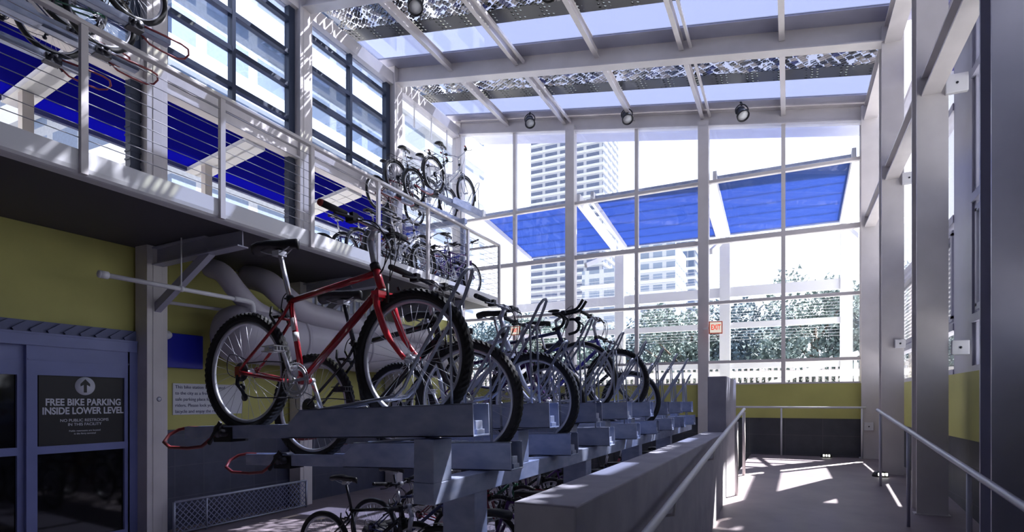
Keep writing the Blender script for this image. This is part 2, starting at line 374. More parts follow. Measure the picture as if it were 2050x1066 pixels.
# end wall glazing
MX = [-5.70, -4.33, -2.87, -1.53, -.10]
ROWS = [.76, 1.93, 3.14, 4.33]
for k, x in enumerate(MX):
    wide = k in (1, 3)
    b = MB()
    if wide: b.box(x - .10, x + .10, YF - .08, YF + .12, (-1.72 if x < -2 else -1.72) + E, zb(x) + .1)
    else: b.box(x - .035, x + .035, YF - .03, YF + .07, .316 + E, zb(x) + .05)
    struct('column' if wide else 'trim_mullion', b, M['steel'], ('thick white post' if wide else 'slim white mullion') + ' of the end wall, ' + ['first from the left corner', 'first thick one from the left', 'between the two thick posts', 'left of the exit sign', 'above the ramp landing'][k], cat='column' if wide else 'trim')
XS = [XL + .13] + MX + [1.14]
for k in range(6):
    x0, x1 = XS[k], XS[k+1]
    nm = ['behind the mezzanine end', 'left of the first thick post', 'showing the tall tower', 'showing the small spotlight', 'beside the exit sign', 'nearest the right corner'][k]
    fr = MB(); fr.box(x0, x1, YF - .02, YF + .06, .316 + E, .346 + E)
    for z in ROWS:
        h = .045 if z in (3.14,) else .028
        fr.box(x0, x1, YF - .027, YF + .067, z + E - h, z + E + h)
    o = struct('window_%d' % (k + 1), fr, M['steel'], 'tall end wall window bay ' + nm, cat='window')
    zt0, zt1 = zb(x0) + .05, zb(x1) + .05
    g = MB().prism([(x0, .33 + E), (x1, .33 + E), (x1, zt1), (x0, zt0)], YF + .01, YF + .022, 'y')
    obj('window_pane', g, M['glass'], o)
# roof beams
RB = COLY + [YF + .02]
nmb = ['over the ramp foot', 'nearest overhead', 'over the sliding doors', 'at the top left of the view', 'in the middle of the roof', 'along the top of the end wall']
for y, nm in zip(RB, nmb):
    b = MB(); H = .34 if y < 11 else .30
    b.ibeam((XL, y, zb(XL) + H/2), (1.32, y, zb(1.32) + H/2), .20, H, .02)
    struct('beam', b, M['steel'], 'white sloping roof beam ' + nm, cat='beam')
# eave beams running along the walls
struct('beam', MB().ibeam((1.28, YB, zb(1.28) + .12), (1.28, YF, zb(1.28) + .12), .2, .26), M['steel'], 'white eave beam along the low side of the roof', cat='beam')
struct('beam', MB().box(XL - .1, XL + .1, YB, YF, 6.38 + E, 6.62 + E), M['steel'], 'white eave beam along the high side of the roof', cat='beam')
# girts between right columns
for i in range(len(RC)):
    y0 = RC[i][0] + .13; y1 = (RC[i+1][0] if i + 1 < len(RC) else YF - .02) - .13
    b = MB(); b.ibeam((1.27, y0, 3.05 + .10 + E), (1.27, y1, 3.05 + .10 + E), .16, .20, .02)
    struct('beam', b, M['steel'], 'white horizontal girt between right columns, ' + ['at the ramp foot', 'overhead of the near handrail', 'between nearest and second column', 'between second and third column', 'between third column and corner'][i], cat='beam')
zr_g = zb(1.45) + .36
b = MB(); xa, xb = XL - .1, 1.45
b.prism([(xa, zb(xa) + .36), (xb, zb(xb) + .36), (xb, zb(xb) + .48), (xa, zb(xa) + .48)], YF + .14, YF + 1.45, 'y')  # unseen slab added to keep sun off the low wall top
struct('roof_overhang', b, M['steel_grey'], 'added sun blocking slab outside above the end wall', cat='roof')
struct('roof_leak_stop', MB().box(1.36, 1.95, YB, 9.5, zr_g, zr_g + .12), M['steel_grey'], 'added strip stopping sun at the low edge of the roof', cat='roof')  # added to block sun leaking past the glass edge; corner bay left open
# purlins and glazed roof panels
PX = [-5.88, -4.42, -2.95, -1.5, -.10]
def zr(x): return zb(x) + .34
for i in range(2, len(RB) - 1):
    y0, y1 = RB[i] + .02, RB[i+1] - .02
    bn = ['first', 'second', 'third', 'fourth', 'fifth'][i] + ' bay from the ramp foot'
    for k, x in enumerate(PX):
        b = MB()
        if k in (1, 3):
            b.ibeam((x - .05, y0, zr(x) - .09), (x - .05, y1, zr(x) - .09), .07, .16, .012); b.bar((x + .09, y0, zr(x) - .14), (x + .09, y1, zr(x) - .14), .04, .05)
        else: b.ibeam((x, y0, zr(x) - .09), (x, y1, zr(x) - .09), .08, .16, .012)
        struct('beam', b, M['steel'], 'white roof purlin %s across the slope, %s' % (['highest', 'second highest', 'middle', 'second lowest', 'lowest'][k], bn), cat='beam')
    # glass: pattern, dotted strip, pale strip
    xa, xb = XL - .1, 1.45
    roof = thing('ceiling_glazing', 'glazed roof with solar cells and painted reflections, ' + bn, 'ceiling', kind='structure')
    def sheet(name, ya, yb_, m):
        b = MB()
        b.add([(xa, ya, zr(xa)), (xb, ya, zr(xb)), (xb, yb_, zr(xb)), (xa, yb_, zr(xa)), (xa, ya, zr(xa) + .012), (xb, ya, zr(xb) + .012), (xb, yb_, zr(xb) + .012), (xa, yb_, zr(xa) + .012)],
              [(0,3,2,1),(4,5,6,7),(0,1,5,4),(1,2,6,5),(2,3,7,6),(3,0,4,7)])
        obj(name, b, m, roof)
    L_ = y1 - y0
    sheet('solar_reflection_glass', y0, y0 + L_*.46, M['pv_reflect']); sheet('dotted_glass', y0 + L_*.46, y0 + L_*.60, M['dotted']); sheet('frosted_glass', y0 + L_*.60, y0 + L_*.86, M['glass_roof'])
    b = MB(); ys = y0 + L_*.86
    b.add([(xa, ys, zr(xa) - .02), (xb, ys, zr(xb) - .02), (xb, y1, zr(xb) - .02), (xa, y1, zr(xa) - .02), (xa, ys, zr(xa) + .02), (xb, ys, zr(xb) + .02), (xb, y1, zr(xb) + .02), (xa, y1, zr(xa) + .02)],
          [(0,3,2,1),(4,5,6,7),(0,1,5,4),(1,2,6,5),(2,3,7,6),(3,0,4,7)])
    obj('flashing_panel', b, M['steel_grey'], roof)
struct('ceiling', MB().prism([(-8.2, 8.25), (XL, 8.2), (1.9, 6.9), (1.9, 7.0), (XL, 8.5), (-8.2, 8.6)], YB, RB[2] - .12, 'y'), M['steel_grey'], 'opaque roof over the ramp foot')

# ------------------------------------------------------------------ left side upper windows with dark frames
def dark_window(n, y0, y1, nm):
    zl, zt = 4.24 + E, 6.38 + E; x = XL - .02
    fr = MB()
    fr.box(x - .05, x + .05, y1 - .14, y1 - .02, 2.13 + E, zt); fr.box(x - .05, x + .05, y0 + .02, y0 + .07, zl, zt)
    for k in range(18): fr.box(x - .055, x + .055, y1 - .15, y1 - .01, 2.16 + k*.1 + E, 2.18 + k*.1 + E)
    ym = (y0 + y1)/2 - .05
    fr.box(x - .05, x + .05, ym - .03, ym + .03, 4.0 + E, zt)
    for z in (4.57, 5.10, 5.63, 6.16): fr.box(x - .047, x + .047, y0 + .02, y1 - .02, z - .035 + E, z + .035 + E)
    o = struct('window_%d' % n, fr, M['dark_frame'], 'dark framed upper window with grid bars, ' + nm, cat='window')
    obj('window_pane', MB().box(x - .006, x + .006, y0, y1, zl, zt), M['glass_tint'], o)
    tr = MB().box(XL - .10, XL + .06, y0, y1, 3.96 + E, 4.10 + E).box(XL - .06, XL + .09, y0, y1, 4.12 + E, 4.24 + E).box(XL - .04, XL + .12, y0, y1, 3.94 + E, 3.97 + E)
    obj('shutter_housing', tr, M['steel'], o)
for k, nm in ((1, 'over the near upper bicycles'), (2, 'between the mezzanine bicycles'), (3, 'beside the far upper bicycles')):
    dark_window(7 + k, COLY[k] + .13, COLY[k+1] - .13, nm)
fr = MB(); x = XL
for z in (5.30, 4.3, 3.14, 2.2): fr.box(x - .05, x + .05, 9.53, YF, z - .04 + E, z + .04 + E)
fr.box(x - .04, x + .04, 10.63, 10.69, 2.13 + E, 5.3 + E)
for yy in (10.1, 10.75, 11.4): fr.box(x - .01, x + .01, yy, yy + .03, 5.9 + E, 6.4 + E)
o = struct('window_11', fr, M['white'], 'white framed clear window in the left corner by the end wall', cat='window')
obj('window_pane', MB().box(x - .006, x + .006, 9.53, YF, 2.2 + E, 6.4 + E), M['glass'], o)
# clerestory window low under the mezzanine
fr = MB(); x = WX + .03; y0, y1, z0, z1 = 6.95, 9.0, 1.50 + E, 1.88 + E
fr.box(x - .03, x + .03, y0, y1, z1, z1 + .05).box(x - .03, x + .03, y0, y1, z0 - .05, z0).box(x - .03, x + .03, y0, y0 + .05, z0, z1).box(x - .03, x + .03, y1 - .05, y1, z0, z1)
for k in range(12): fr.box(x - .02, x + .02, y0 + .12 + k*.16, y0 + .15 + k*.16, z0, z1)
o = struct('window_12', fr, M['white'], 'short white framed window with upright slats under the mezzanine', cat='window')
obj('window_pane', MB().box(x - .03, x - .02, y0, y1, z0, z1), mat('bright obscured glass', (.45, .5, .7), .3), o)

# ------------------------------------------------------------------ right side windows
PIL = [(-.4, .3), (2.1, 2.75), (4.5, 5.2), (6.95, 7.62), (9.4, 9.62)]
for i, (a, b_) in enumerate(PIL):
    if i < 1: continue
    struct('column', MB().box(RX, RX + .15, a, b_, .285 + E, zb(RX) + .2), M['steel_grey'], 'grey flat wall pier on the right, ' + ['at the ramp foot', 'by the near handrail end', 'behind the nearest column', 'behind the second column', 'behind the third column'][i], cat='column')
    y0 = b_; y1 = PIL[i+1][0] if i + 1 < len(PIL) else YF
    fr = MB(); x0, x1 = RX + .02, RX + .10
    for z in ((.30, .80, 1.97, 4.6) if i == len(PIL) - 1 else (.30, .80, 1.97, 3.18, 4.35)): fr.box(x0 - .03, x1 + .01, y0, y1, z - .04 + E, z + .04 + E)
    for y in (y0, y1 - .06): fr.box(x0, x1, y, y + .06, .28 + E, 4.9 + E)
    # opening sash in the second row
    for z in (.90, 1.84): fr.box(x0 - .02, x1, y0 + .10, y1 - .10, z - .03 + E, z + .03 + E)
    for y in (y0 + .10, y1 - .15): fr.box(x0 - .02, x1, y, y + .05, .9 + E, 1.84 + E)
    o = struct('window_%d' % (13 + i), fr, M['steel_grey'], 'grey framed window stack in the right hand wall, ' + ['ramp foot bay', 'near handrail bay', 'bay before the second column', 'bay before the third column', 'corner bay'][i], cat='window')
    obj('window_pane', MB().box(RX + .05, RX + .06, y0, y1, .3 + E, 4.9 + E), M['glass'], o)
    sl = MB()
    for k in range(16): sl.box(RX + .075, RX + .11, y0 + .15, y1 - .15, .95 + k*.055 + E, .98 + k*.055 + E)
    obj('window_blind', sl, M['white'], o)

struct('wall_right', MB().box(RX, RX + .12, YB, 2.1, .285 + E, 7.4), M['steel_grey'], 'grey upper wall on the right beside the ramp foot')
struct('wall_left', MB().box(XL - .1, XL, YB, 1.9, 2.1 + E, 8.4), M['steel_grey'], 'grey upper wall on the left above the ramp foot')
# ------------------------------------------------------------------ outside
GZ = -1.05 + E
struct('ground', MB().box(-400, 400, YF + .2, 420, GZ - .3, GZ), M['plaza'], 'pale paved plaza outside the end wall')
struct('ground', MB().box(-60, XL - 1.2, -20, YF + .2, GZ - .3, GZ), M['plaza'], 'pale paved ground outside the left wall')
struct('ground', MB().box(1.9, 60, -20, YF + .2, GZ - .3, GZ), M['plaza'], 'pale paved ground outside the right wall')
def canopy_end(x0, x1, label):
    """blue glass canopy projecting from the end wall with white side frames"""
    t = thing('glass_canopy', label, 'canopy', ((x0+x1)/2, YF + .3, 4.45 + E))
    hw = (x1 - x0)/2; D = 2.75; dr = -.13*D
    b = MB().add([(-hw,0,0),(hw,0,0),(hw,D,dr),(-hw,D,dr),(-hw,0,.02),(hw,0,.02),(hw,D,dr+.02),(-hw,D,dr+.02)], [(0,3,2,1),(4,5,6,7),(0,1,5,4),(1,2,6,5),(2,3,7,6),(3,0,4,7)])
    obj('canopy_sheet', b, M['canopy'], t)
    for s in (-1, 1): obj('side_frame', MB().bar((s*(hw + .04), -.15, .02), (s*(hw + .04), D + .05, dr + .02), .07, .26), M['white'], t)
    g = MB().bar((-hw, .0, .05), (hw, .0, .05), .06, .06).bar((-hw, D, dr), (hw, D, dr), .06, .06)
    for k in range(1, 6): g.bar((-hw, D*k/6, dr*k/6 + .035), (hw, D*k/6, dr*k/6 + .035), .03, .03)
    obj('purlin', g, M['galv'], t)
    return t
canopy_end(-1.30, 1.02, 'blue glass canopy outside the end wall, nearest the right corner')
canopy_end(-3.85, -1.62, 'blue glass canopy outside the end wall, left of the exit sign')
canopy_end(-6.6, -4.25, 'blue glass canopy outside the end wall, in front of the tall tower')
# white outside frame carrying the canopies
OY = YF + 3.05
for x, nm in ((-1.42, 'between the two right canopies'), (1.16, 'at the right end'), (-4.05, 'between the two left canopies')):
    tag(obj('outside_post', MB().box(x - .12, x + .12, OY - .1, OY + .1, GZ, 4.0 + E), M['white']), 'white outdoor post under the blue canopies, ' + nm, 'post')
    b = MB().bar((x, YF + .2, 3.0 + E), (x, OY, 4.0 + E), .06, .10)
    tag(obj('canopy_strut', b, M['white']), 'white slanting strut under the canopies, ' + nm, 'strut')
for z, h, nm in ((2.66, .12, 'highest, like a thick rail'), (1.84, .07, 'middle, above the trees'), (.85, .07, 'lowest, over the picket fence')):
    tag(obj('outside_rail', MB().box(-7.5, 1.2, OY - .04, OY + .04, z - h + E, z + h + E), M['white']), 'white horizontal rail of the outdoor frame, ' + nm, 'rail')
sl = MB()
for k in range(26): sl.box(-7.5, 1.2, OY + .10, OY + .11, 1.5 + k*.07 + E, 1.506 + k*.07 + E)
tag(obj('wire_screen', sl, M['white']), 'fine white horizontal wire screen outside the end wall', 'screen')
tag(obj('outside_handrail', MB().bar((-.9, OY + 1.0, .25 + E), (1.5, OY + 1.0, 1.15 + E), .08, .12).box(-.8, -.74, OY + .97, OY + 1.03, GZ, .28 + E).box(1.4, 1.46, OY + .97, OY + 1.03, GZ, 1.1 + E), M['white']), 'white sloping handrail of the outdoor ramp', 'handrail')
tag(obj('outside_ledge', MB().box(-7.5, 2.5, OY + 1.3, OY + 1.5, .62 + E, .76 + E).box(-7.4, -7.2, OY + 1.32, OY + 1.48, GZ, .62 + E).box(-2.1, -1.9, OY + 1.32, OY + 1.48, GZ, .62 + E).box(2.2, 2.4, OY + 1.32, OY + 1.48, GZ, .62 + E), M['white']), 'long white outdoor ledge behind the glazing', 'ledge')
# picket fence: every picket its own part
fence = thing('picket_fence', 'long white picket fence outside the end wall', 'fence', (0, 18.5, GZ))
pk = None
for k in range(90):
    x = -11 + k*.165
    if pk is None: pk = obj('picket', MB().box(-.035, .035, 0, .03, 0, 2.12), M['picket'], fence); pk.location = (x, 0, 0)
    else:
        c = pk.copy(); col.objects.link(c); c.location = (x, 0, 0)
obj('fence_rail', MB().box(-11.1, 3.9, .03, .07, 1.85, 1.95).box(-11.1, 3.9, .03, .07, .4, .5), M['picket'], fence)
# trees
def tree(name, label, x, y, h, rad, m, seed, group='trees beyond the picket fence'):
    rnd = random.Random(seed); t = thing(name, label, 'tree', (x, y, GZ), group=group)
    b = MB().path([(0,0,0),(.1,.05,h*.35),(0,.1,h*.7)], [.16, .12, .05], 8)
    for k in range(6):
        a = k*1.05; b.path([(.05,.05,h*(.3+.06*k)), (math.cos(a)*rad*.7, math.sin(a)*rad*.7, h*(.55+.05*k))], [.06, .02], 6)
    obj('trunk', b, M['trunk'], t)
    f = MB()
    cl = [(rnd.uniform(-.7,.7)*rad, rnd.uniform(-.7,.7)*rad, h*rnd.uniform(.38,.92), rad*rnd.uniform(.3,.5)) for _ in range(16)]
    for cx, cy, cz, r in cl:
        for _ in range(420):
            u = Vector((rnd.gauss(0,1), rnd.gauss(0,1), rnd.gauss(0,1))).normalized()*r*rnd.uniform(.55,1.05)
            p = Vector((cx, cy, cz)) + u; n = Vector((rnd.gauss(0,1), rnd.gauss(0,1), rnd.gauss(0,1))).normalized(); q = n.orthogonal().normalized(); s2 = rnd.uniform(.09,.19)
            f.add([p, p + q*s2 + n*s2*.3, p + q*s2*1.6, p + n*s2], [(0,1,2,3)])
    obj('foliage', f, m, t)
tr = [(-13, 26, 6.2), (-9.5, 25, 5.9), (-6.8, 27, 6.0), (-4.2, 25, 5.6), (-1.6, 26, 5.9), (.9, 25, 6.6), (3.3, 26, 7.2), (6, 27, 6.6)]
for i, (x, y, h) in enumerate(tr):
    tree('leafy_tree', 'hazy green leafy tree beyond the picket fence, ' + ['far left behind the racks', 'behind the bicycles', 'left of the middle mullion', 'behind the aero bar bicycle', 'left of the exit sign', 'right of the exit sign', 'near the right corner column, tallest', 'at the far right'][i], x, y, h*.84, 2.1, M['leaf'] if i % 2 else M['leaf2'], i)
rnd = random.Random(5)
for k in range(6):
    b = MB(); x0 = -13 + k*3.0
    for _ in range(2600):
        p = Vector((x0 + rnd.uniform(-1.7, 1.7), 20.3 + rnd.uniform(-.5, .5), GZ + 2.0*rnd.random()**.8)); q = Vector((rnd.gauss(0,1), rnd.gauss(0,1), rnd.gauss(0,1))).normalized(); r_ = q.orthogonal().normalized(); s2 = rnd.uniform(.08, .16)
        b.add([p, p + r_*s2 + q*s2*.3, p + r_*s2*1.6, p + q*s2], [(0,1,2,3)])
    tag(obj('hedge_bush', b, M['hedge'], bevel=0), 'dark leafy bush showing between the pickets, ' + ['farthest left', 'second from the left', 'third from the left', 'third from the right', 'second from the right', 'farthest right'][k], 'bush', 'bushes behind the picket fence')
# towers
M['tower'] = facade('tower facade', (.40, .42, .46), (.10, .13, .22), 9.0, 4.2, .9)
M['tower2'] = facade('pale office facade', (.46, .49, .54), (.22, .28, .38), 5.0, 4.2, .8)
M['tower3'] = facade('blue glass tower facade', (.27, .30, .36), (.10, .15, .26), 3.0, 4.0, .3)
def building(name, label, x0, x1, y0, y1, z1, m, crown=True):
    t = thing(name, label, 'building', ((x0+x1)/2, (y0+y1)/2, GZ)); hx, hy = (x1-x0)/2, (y1-y0)/2
    obj('tower_body', MB().box(-hx, hx, -hy, hy, 0, z1), m, t)
    if crown: obj('roof_crown', MB().box(-hx*.8, hx*.8, -hy*.8, hy*.8, z1, z1 + 5).box(-hx*.3, hx*.3, -hy*.3, hy*.3, z1 + 5, z1 + 9), M['band'], t)
    b = MB()
    for k in range(int(z1/4.2)): b.box(-hx - .4, hx + .4, -hy - .4, hy + .4, k*4.2, k*4.2 + 1.2)
    obj('floor_band', b, M['band'], t)
    return t
# px -> position at distance: X = Y*tan
def at(px, Y): 
    return Y*math.tan(math.atan((px - 1025)/FPX) - YAW)
YT = 300
building('office_tower', 'pale banded high rise tower, lower left half of the pair', at(1063, YT), at(1135, YT), YT, YT + 30, 152, M['tower'])
building('office_tower', 'pale banded high rise tower, taller right half of the pair', at(1152, YT), at(1206, YT), YT + 1, YT + 32, 157, M['tower'])
building('office_block', 'pale grid fronted office block right of the tall towers', at(1282, 220), at(1352, 220), 220, 245, 61, M['tower2'], False)
building('office_block', 'blue grey glass block beside the exit sign post', at(1352, 260), at(1392, 260), 260, 280, 78, M['tower3'], False)
building('office_block', 'pale low office block between the towers and trees', at(1165, 180), at(1245, 180), 180, 200, 44, M['tower2'], False)
# building across the street on the left, seen through the dark framed windows
building('neighbour_building', 'grey and blue banded building through the dark framed windows', -46, -26, 17, 34, 40, M['tower3'], False)
building('neighbour_building', 'pale banded building behind the left corner windows', -60, -34, 44, 62, 46, M['tower2'], False)
# blue canopies outside the left wall
def canopy_side(y0, y1, x, z, sgn, label, D=1.35, m='canopy_left'):
    t = thing('blue_canopy', label, 'canopy', (x, (y0+y1)/2, z)); hw = (y1-y0)/2; dr = -.16*D
    b = MB().add([(0,-hw,0),(0,hw,0),(sgn*D,hw,dr),(sgn*D,-hw,dr),(0,-hw,.02),(0,hw,.02),(sgn*D,hw,dr+.02),(sgn*D,-hw,dr+.02)], [(0,3,2,1),(4,5,6,7),(0,1,5,4),(1,2,6,5),(2,3,7,6),(3,0,4,7)])
    obj('canopy_sheet', b, M[m], t)
    for s in (-1, 1): obj('side_frame', MB().bar((0, s*(hw + .12), 0), (sgn*(D + .05), s*(hw + .12), dr), .20, .10), M['white'], t)
    obj('outer_rail', MB().bar((sgn*D, -hw, dr), (sgn*D, hw, dr), .06, .10), M['ink'], t)
    obj('canopy_post', MB().box(sgn*(D-.35) - .05, sgn*(D-.35) + .05, hw + .05, hw + .17, GZ - z, dr*.7), M['cream'], t)
cn = ['at the ramp foot', 'second from the ramp foot', 'right of the first column seen upstairs', 'behind the red handlebar grip', 'behind the far bicycles']
for k, (a, b_) in enumerate(((-.2, 1.75), (1.95, 3.55), (3.85, 5.95), (6.35, 8.15), (8.6, 10.9))):
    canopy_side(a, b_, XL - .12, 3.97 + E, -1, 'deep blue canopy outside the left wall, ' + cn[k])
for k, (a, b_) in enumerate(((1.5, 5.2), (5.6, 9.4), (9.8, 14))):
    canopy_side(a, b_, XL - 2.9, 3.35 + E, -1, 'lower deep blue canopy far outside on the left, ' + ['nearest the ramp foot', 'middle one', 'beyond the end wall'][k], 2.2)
for k, (a, b_) in enumerate(((4.3, 7.25), (7.5, 10.25))):
    canopy_side(a, b_, RX + .16, 4.86 + E, 1, 'blue canopy outside the right wall, ' + ['nearest the photographer', 'second from the photographer', 'beside the right corner'][k], 2.4)
# blue posts wall seen below left canopies
scr = thing('blue_screen', 'white outdoor screen with upright blue bars on the left', 'screen', (XL - 5.2, 0, 0))
obj('screen_panel', MB().box(-.1, 0, 2.0, 15, GZ, 3.15 + E), M['white'], scr)
b0 = None
for k in range(40):
    if b0 is None: b0 = obj('upright_bar', MB().box(.0, .05, 0, .07, GZ, 3.15 + E), M['blue_box'], scr); b0.location = (0, 2.1, 0)
    else:
        c = b0.copy(); col.objects.link(c); c.location = (0, 2.1 + k*.33, 0)

# ------------------------------------------------------------------ mezzanine
XM = -5.39; ME = 10.44
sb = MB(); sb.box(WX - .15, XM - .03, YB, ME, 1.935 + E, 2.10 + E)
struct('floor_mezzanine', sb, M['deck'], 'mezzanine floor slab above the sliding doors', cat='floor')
fa = MB().prism([(XM - .05, 2.125 + E), (XM, 2.125 + E), (XM, 1.98 + E), (XM - .006, 1.945 + E), (XM - .03, 1.925 + E), (XM - .06, 1.92 + E), (XM - .16, 1.92 + E), (XM - .16, 1.94 + E), (XM - .05, 1.96 + E)], YB, ME, 'y')
struct('trim_mezzanine_edge', fa, M['white'], 'white rolled steel edge of the mezzanine floor', cat='trim')
for k, y in enumerate(COLY):
    if y > 0:
        nm = ['left of the sliding doors', 'over the sliding doors', 'above the red bicycle saddle', 'at the far end'][k-1]
        struct('beam', MB().ibeam((XL, y, 1.80 + E), (XM - .2, y, 1.86 + E), .14, .22, .015), M['steel_grey'], 'pale cross beam under the mezzanine ' + nm, cat='beam')
        struct('beam', MB().bar((XL + .1, y, 1.15 + E), (XM - .75, y, 1.76 + E), .08, .10), M['steel_grey'], 'pale slanting bracket under the mezzanine ' + nm, cat='beam')
rail = thing('mezzanine_railing', 'white cable railing along the mezzanine edge', 'railing', (XM, 0, 2.1 + E))
rp = None
for k, y in enumerate((.15, 1.45, 2.749, 4.058, 5.313, 6.60, 7.865, 9.166, ME)):
    rp = obj('post', MB().box(-.008, .035, -.028, .028, -.18, 1.09), M['steel'], rail); rp.location = (0, y, 0)
obj('top_rail', MB().bar((.01, YB + .1, 1.10), (.01, ME, 1.10), .07, .04), M['steel'], rail, bevel=.008)
for k in range(9):
    z = .12 + k*.106
    obj('cable', MB().tube((.012, YB + .1, z), (.012, ME, z), .004, n=6), M['cable'], rail)
r2 = thing('end_railing', 'white railing across the far end of the mezzanine', 'railing', (XM, ME, 2.1 + E))
obj('top_rail', MB().bar((0, 0, 1.1), (-1.8, 0, 1.1), .05, .04), M['steel'], r2)
for x in (-.9, -1.75): obj('post', MB().box(x - .02, x + .02, -.02, .02, 0, 1.09), M['steel'], r2)
for k in range(9): obj('cable', MB().tube((0, 0, .12 + k*.106), (-1.8, 0, .12 + k*.106), .004, n=6), M['cable'], r2)

# ------------------------------------------------------------------ handrails of the ramp
def handrail(name, label, x, pts_y, posts, mx):
    t = thing(name, label, 'handrail')
    def rz(y): return -.118 + E - max(0, RAMPY - y)*SL
    P = [(x, y, rz(y)) for y in pts_y]
    obj('rail_tube', MB().path(P, .021, 12), M[mx], t)
    for y in posts: obj('post', MB().tube((x, y, rampz(y)), (x, y, rz(y) - .02), .016), M[mx], t)
    return t
h = handrail('handrail', 'pale tubular handrail along the low concrete wall', -.56, [-.5, 1.0, 8.45, 8.5], [], 'white')
for y in (3.2, 5.0): obj('bracket', MB().path([(-.665, y, rampz(y) + .78), (-.57, y, rampz(y) + .80), (-.56, y, rampz(y) + .885)], .009, 8), M['steel'], h)
for y in (7.2, 8.42): obj('post', MB().tube((-.56, y, rampz(y)), (-.56, y, rampz(y) + .87), .02), M['steel'], h)
h = handrail('handrail', 'pale tubular handrail on the right side of the ramp', 1.0, [-.5, 1.0, 8.42, 8.45], [2.4, 4.4, 6.4, 8.2], 'steel_grey')
t = thing('landing_rail', 'horizontal handrail in front of the olive end wall band', 'handrail', (0, YF - .25, LAND))
obj('rail_tube', MB().tube((-1.4, 0, .9), (1.2, 0, .9), .021, n=12), M['white'], t)
for x in (-.13, 1.14, -1.35): obj('post', MB().tube((x, 0, 0), (x, 0, .89), .016), M['white'], t)

# ------------------------------------------------------------------ two-tier bike rack
TILT = R(-2)
def tray(name, label, x, y, z, rot=0.0, group=None, hoop=True, rnd=0):
    """origin: top of the deep box at its front end; box runs toward local -x"""
    t = thing(name, label, 'rack tray', (x, y, z), (0, TILT, rot), group)
    W2 = .073; b = MB(); th = .008
    sh = [(-1.00, -.143), (0, -.143), (0, 0), (-.99, 0), (-1.08, -.075), (-1.08, -.143)]
    b.prism(sh, -W2, -W2 + th, 'y'); b.prism(sh, W2 - th, W2, 'y'); b.box(-1.08, 0, -W2, W2, -.143, -.135)
    b.box(-1.0, -.001, -W2, -W2 + .022, -.006, 0).box(-1.0, -.001, W2 - .022, W2, -.006, 0)
    b.box(-1.1, -.004, -.034, .034, -.137, -.112).box(-.03, -.012, -.03, .03, -.13, -.075)
    o = obj('deep_box', b, M['galv'], t, bevel=.002)
    c = MB().box(-1.92, -1.05, -.045, .045, -.143, -.112).box(-1.92, -1.05, -.045, -.037, -.143, -.072).box(-1.92, -1.05, .037, .045, -.143, -.072)
    obj('wheel_channel', c, M['galv'], t)
    k = MB().lathe([(.036, -.06), (.036, .06)], (-1.62, 0, -.10), 'y', 16).lathe([(.02, -.085), (.02, .085)], (-1.56, 0, -.11), 'y', 12).box(-1.66, -1.52, -.055, .055, -.16, -.08).bar((-1.70, -.055, -.17), (-1.60, -.055, -.05), .012, .02)
    obj('clamp', k, M['dark_metal'], t)
    hp = [(-1.64, -.05, -.115), (-1.76, -.055, -.185), (-1.88, -.055, -.195), (-2.04, -.055, -.19), (-2.11, -.045, -.16), (-2.13, 0, -.12), (-2.10, .045, -.09), (-2.03, .055, -.08), (-1.86, .055, -.085), (-1.64, .05, -.10)]
    obj('pull_handle', MB().path(hp, .010, 8), M['handle_red'], t)
    if hoop:
        for s in (-1, 1):
            q = .048
            pts = [(-.88, s*q, -.004), (-.55, s*q, .03), (-.42, s*q, .045), (-.37, s*q, .085), (-.30, s*q, .20), (-.10, s*q, .47), (-.055, s*q*.8, .555)]
            if s < 0: pts += [(-.035, s*q*.45, .585), (-.03, 0, .592)]
            else: pts += [(-.035, s*q*.45, .585), (-.03, 0, .592)]
            obj('hoop_rod', MB().path(pts, .0085, 8), M['galv_rod'], t)
            obj('hoop_strut', MB().path([(-.115, s*q, .455), (-.112, s*q, .40), (-.112, s*q*1.2, -.01)], .0065, 8), M['galv_rod'], t)
    return t
HZ = -.01 + E; LZ = -.205 + E
HY0, HDY = 2.158, .85; LY0, LDY = 2.60, .86
hi_n = ['nearest, holding the red bicycle', 'second nearest of the high row, empty', 'third nearest of the high row, empty', 'holding the aero bar bicycle', 'holding the purple blue bicycle', 'empty, beyond the purple blue bicycle', 'empty, second from the far end', 'empty, at the far end']
lo_n = ['nearest of the low row, holding the black mountain bicycle', 'holding the silver bicycle', 'holding the bicycle with yellow bag', 'empty, in the middle of the low row', 'holding the black bicycle farthest along', 'empty, third from the far end', 'empty, second from the far end', 'empty, at the far end of the low row']
proto = tray('rack_tray', 'galvanised upper rack tray set high, ' + hi_n[0], -1.2, HY0, HZ, group='upper rack trays set high')
trays_hi = [proto]
for k in range(1, 8):
    c = copy_tree(proto); c.location = (-1.2, HY0 + HDY*k, HZ); c['label'] = 'galvanised upper rack tray set high, ' + hi_n[k]; trays_hi.append(c)
for k in range(8):
    c = copy_tree(proto); c.location = (-1.24, LY0 + LDY*k, LZ); c['label'] = 'galvanised upper rack tray set low, ' + lo_n[k]; c['group'] = 'upper rack trays set low'
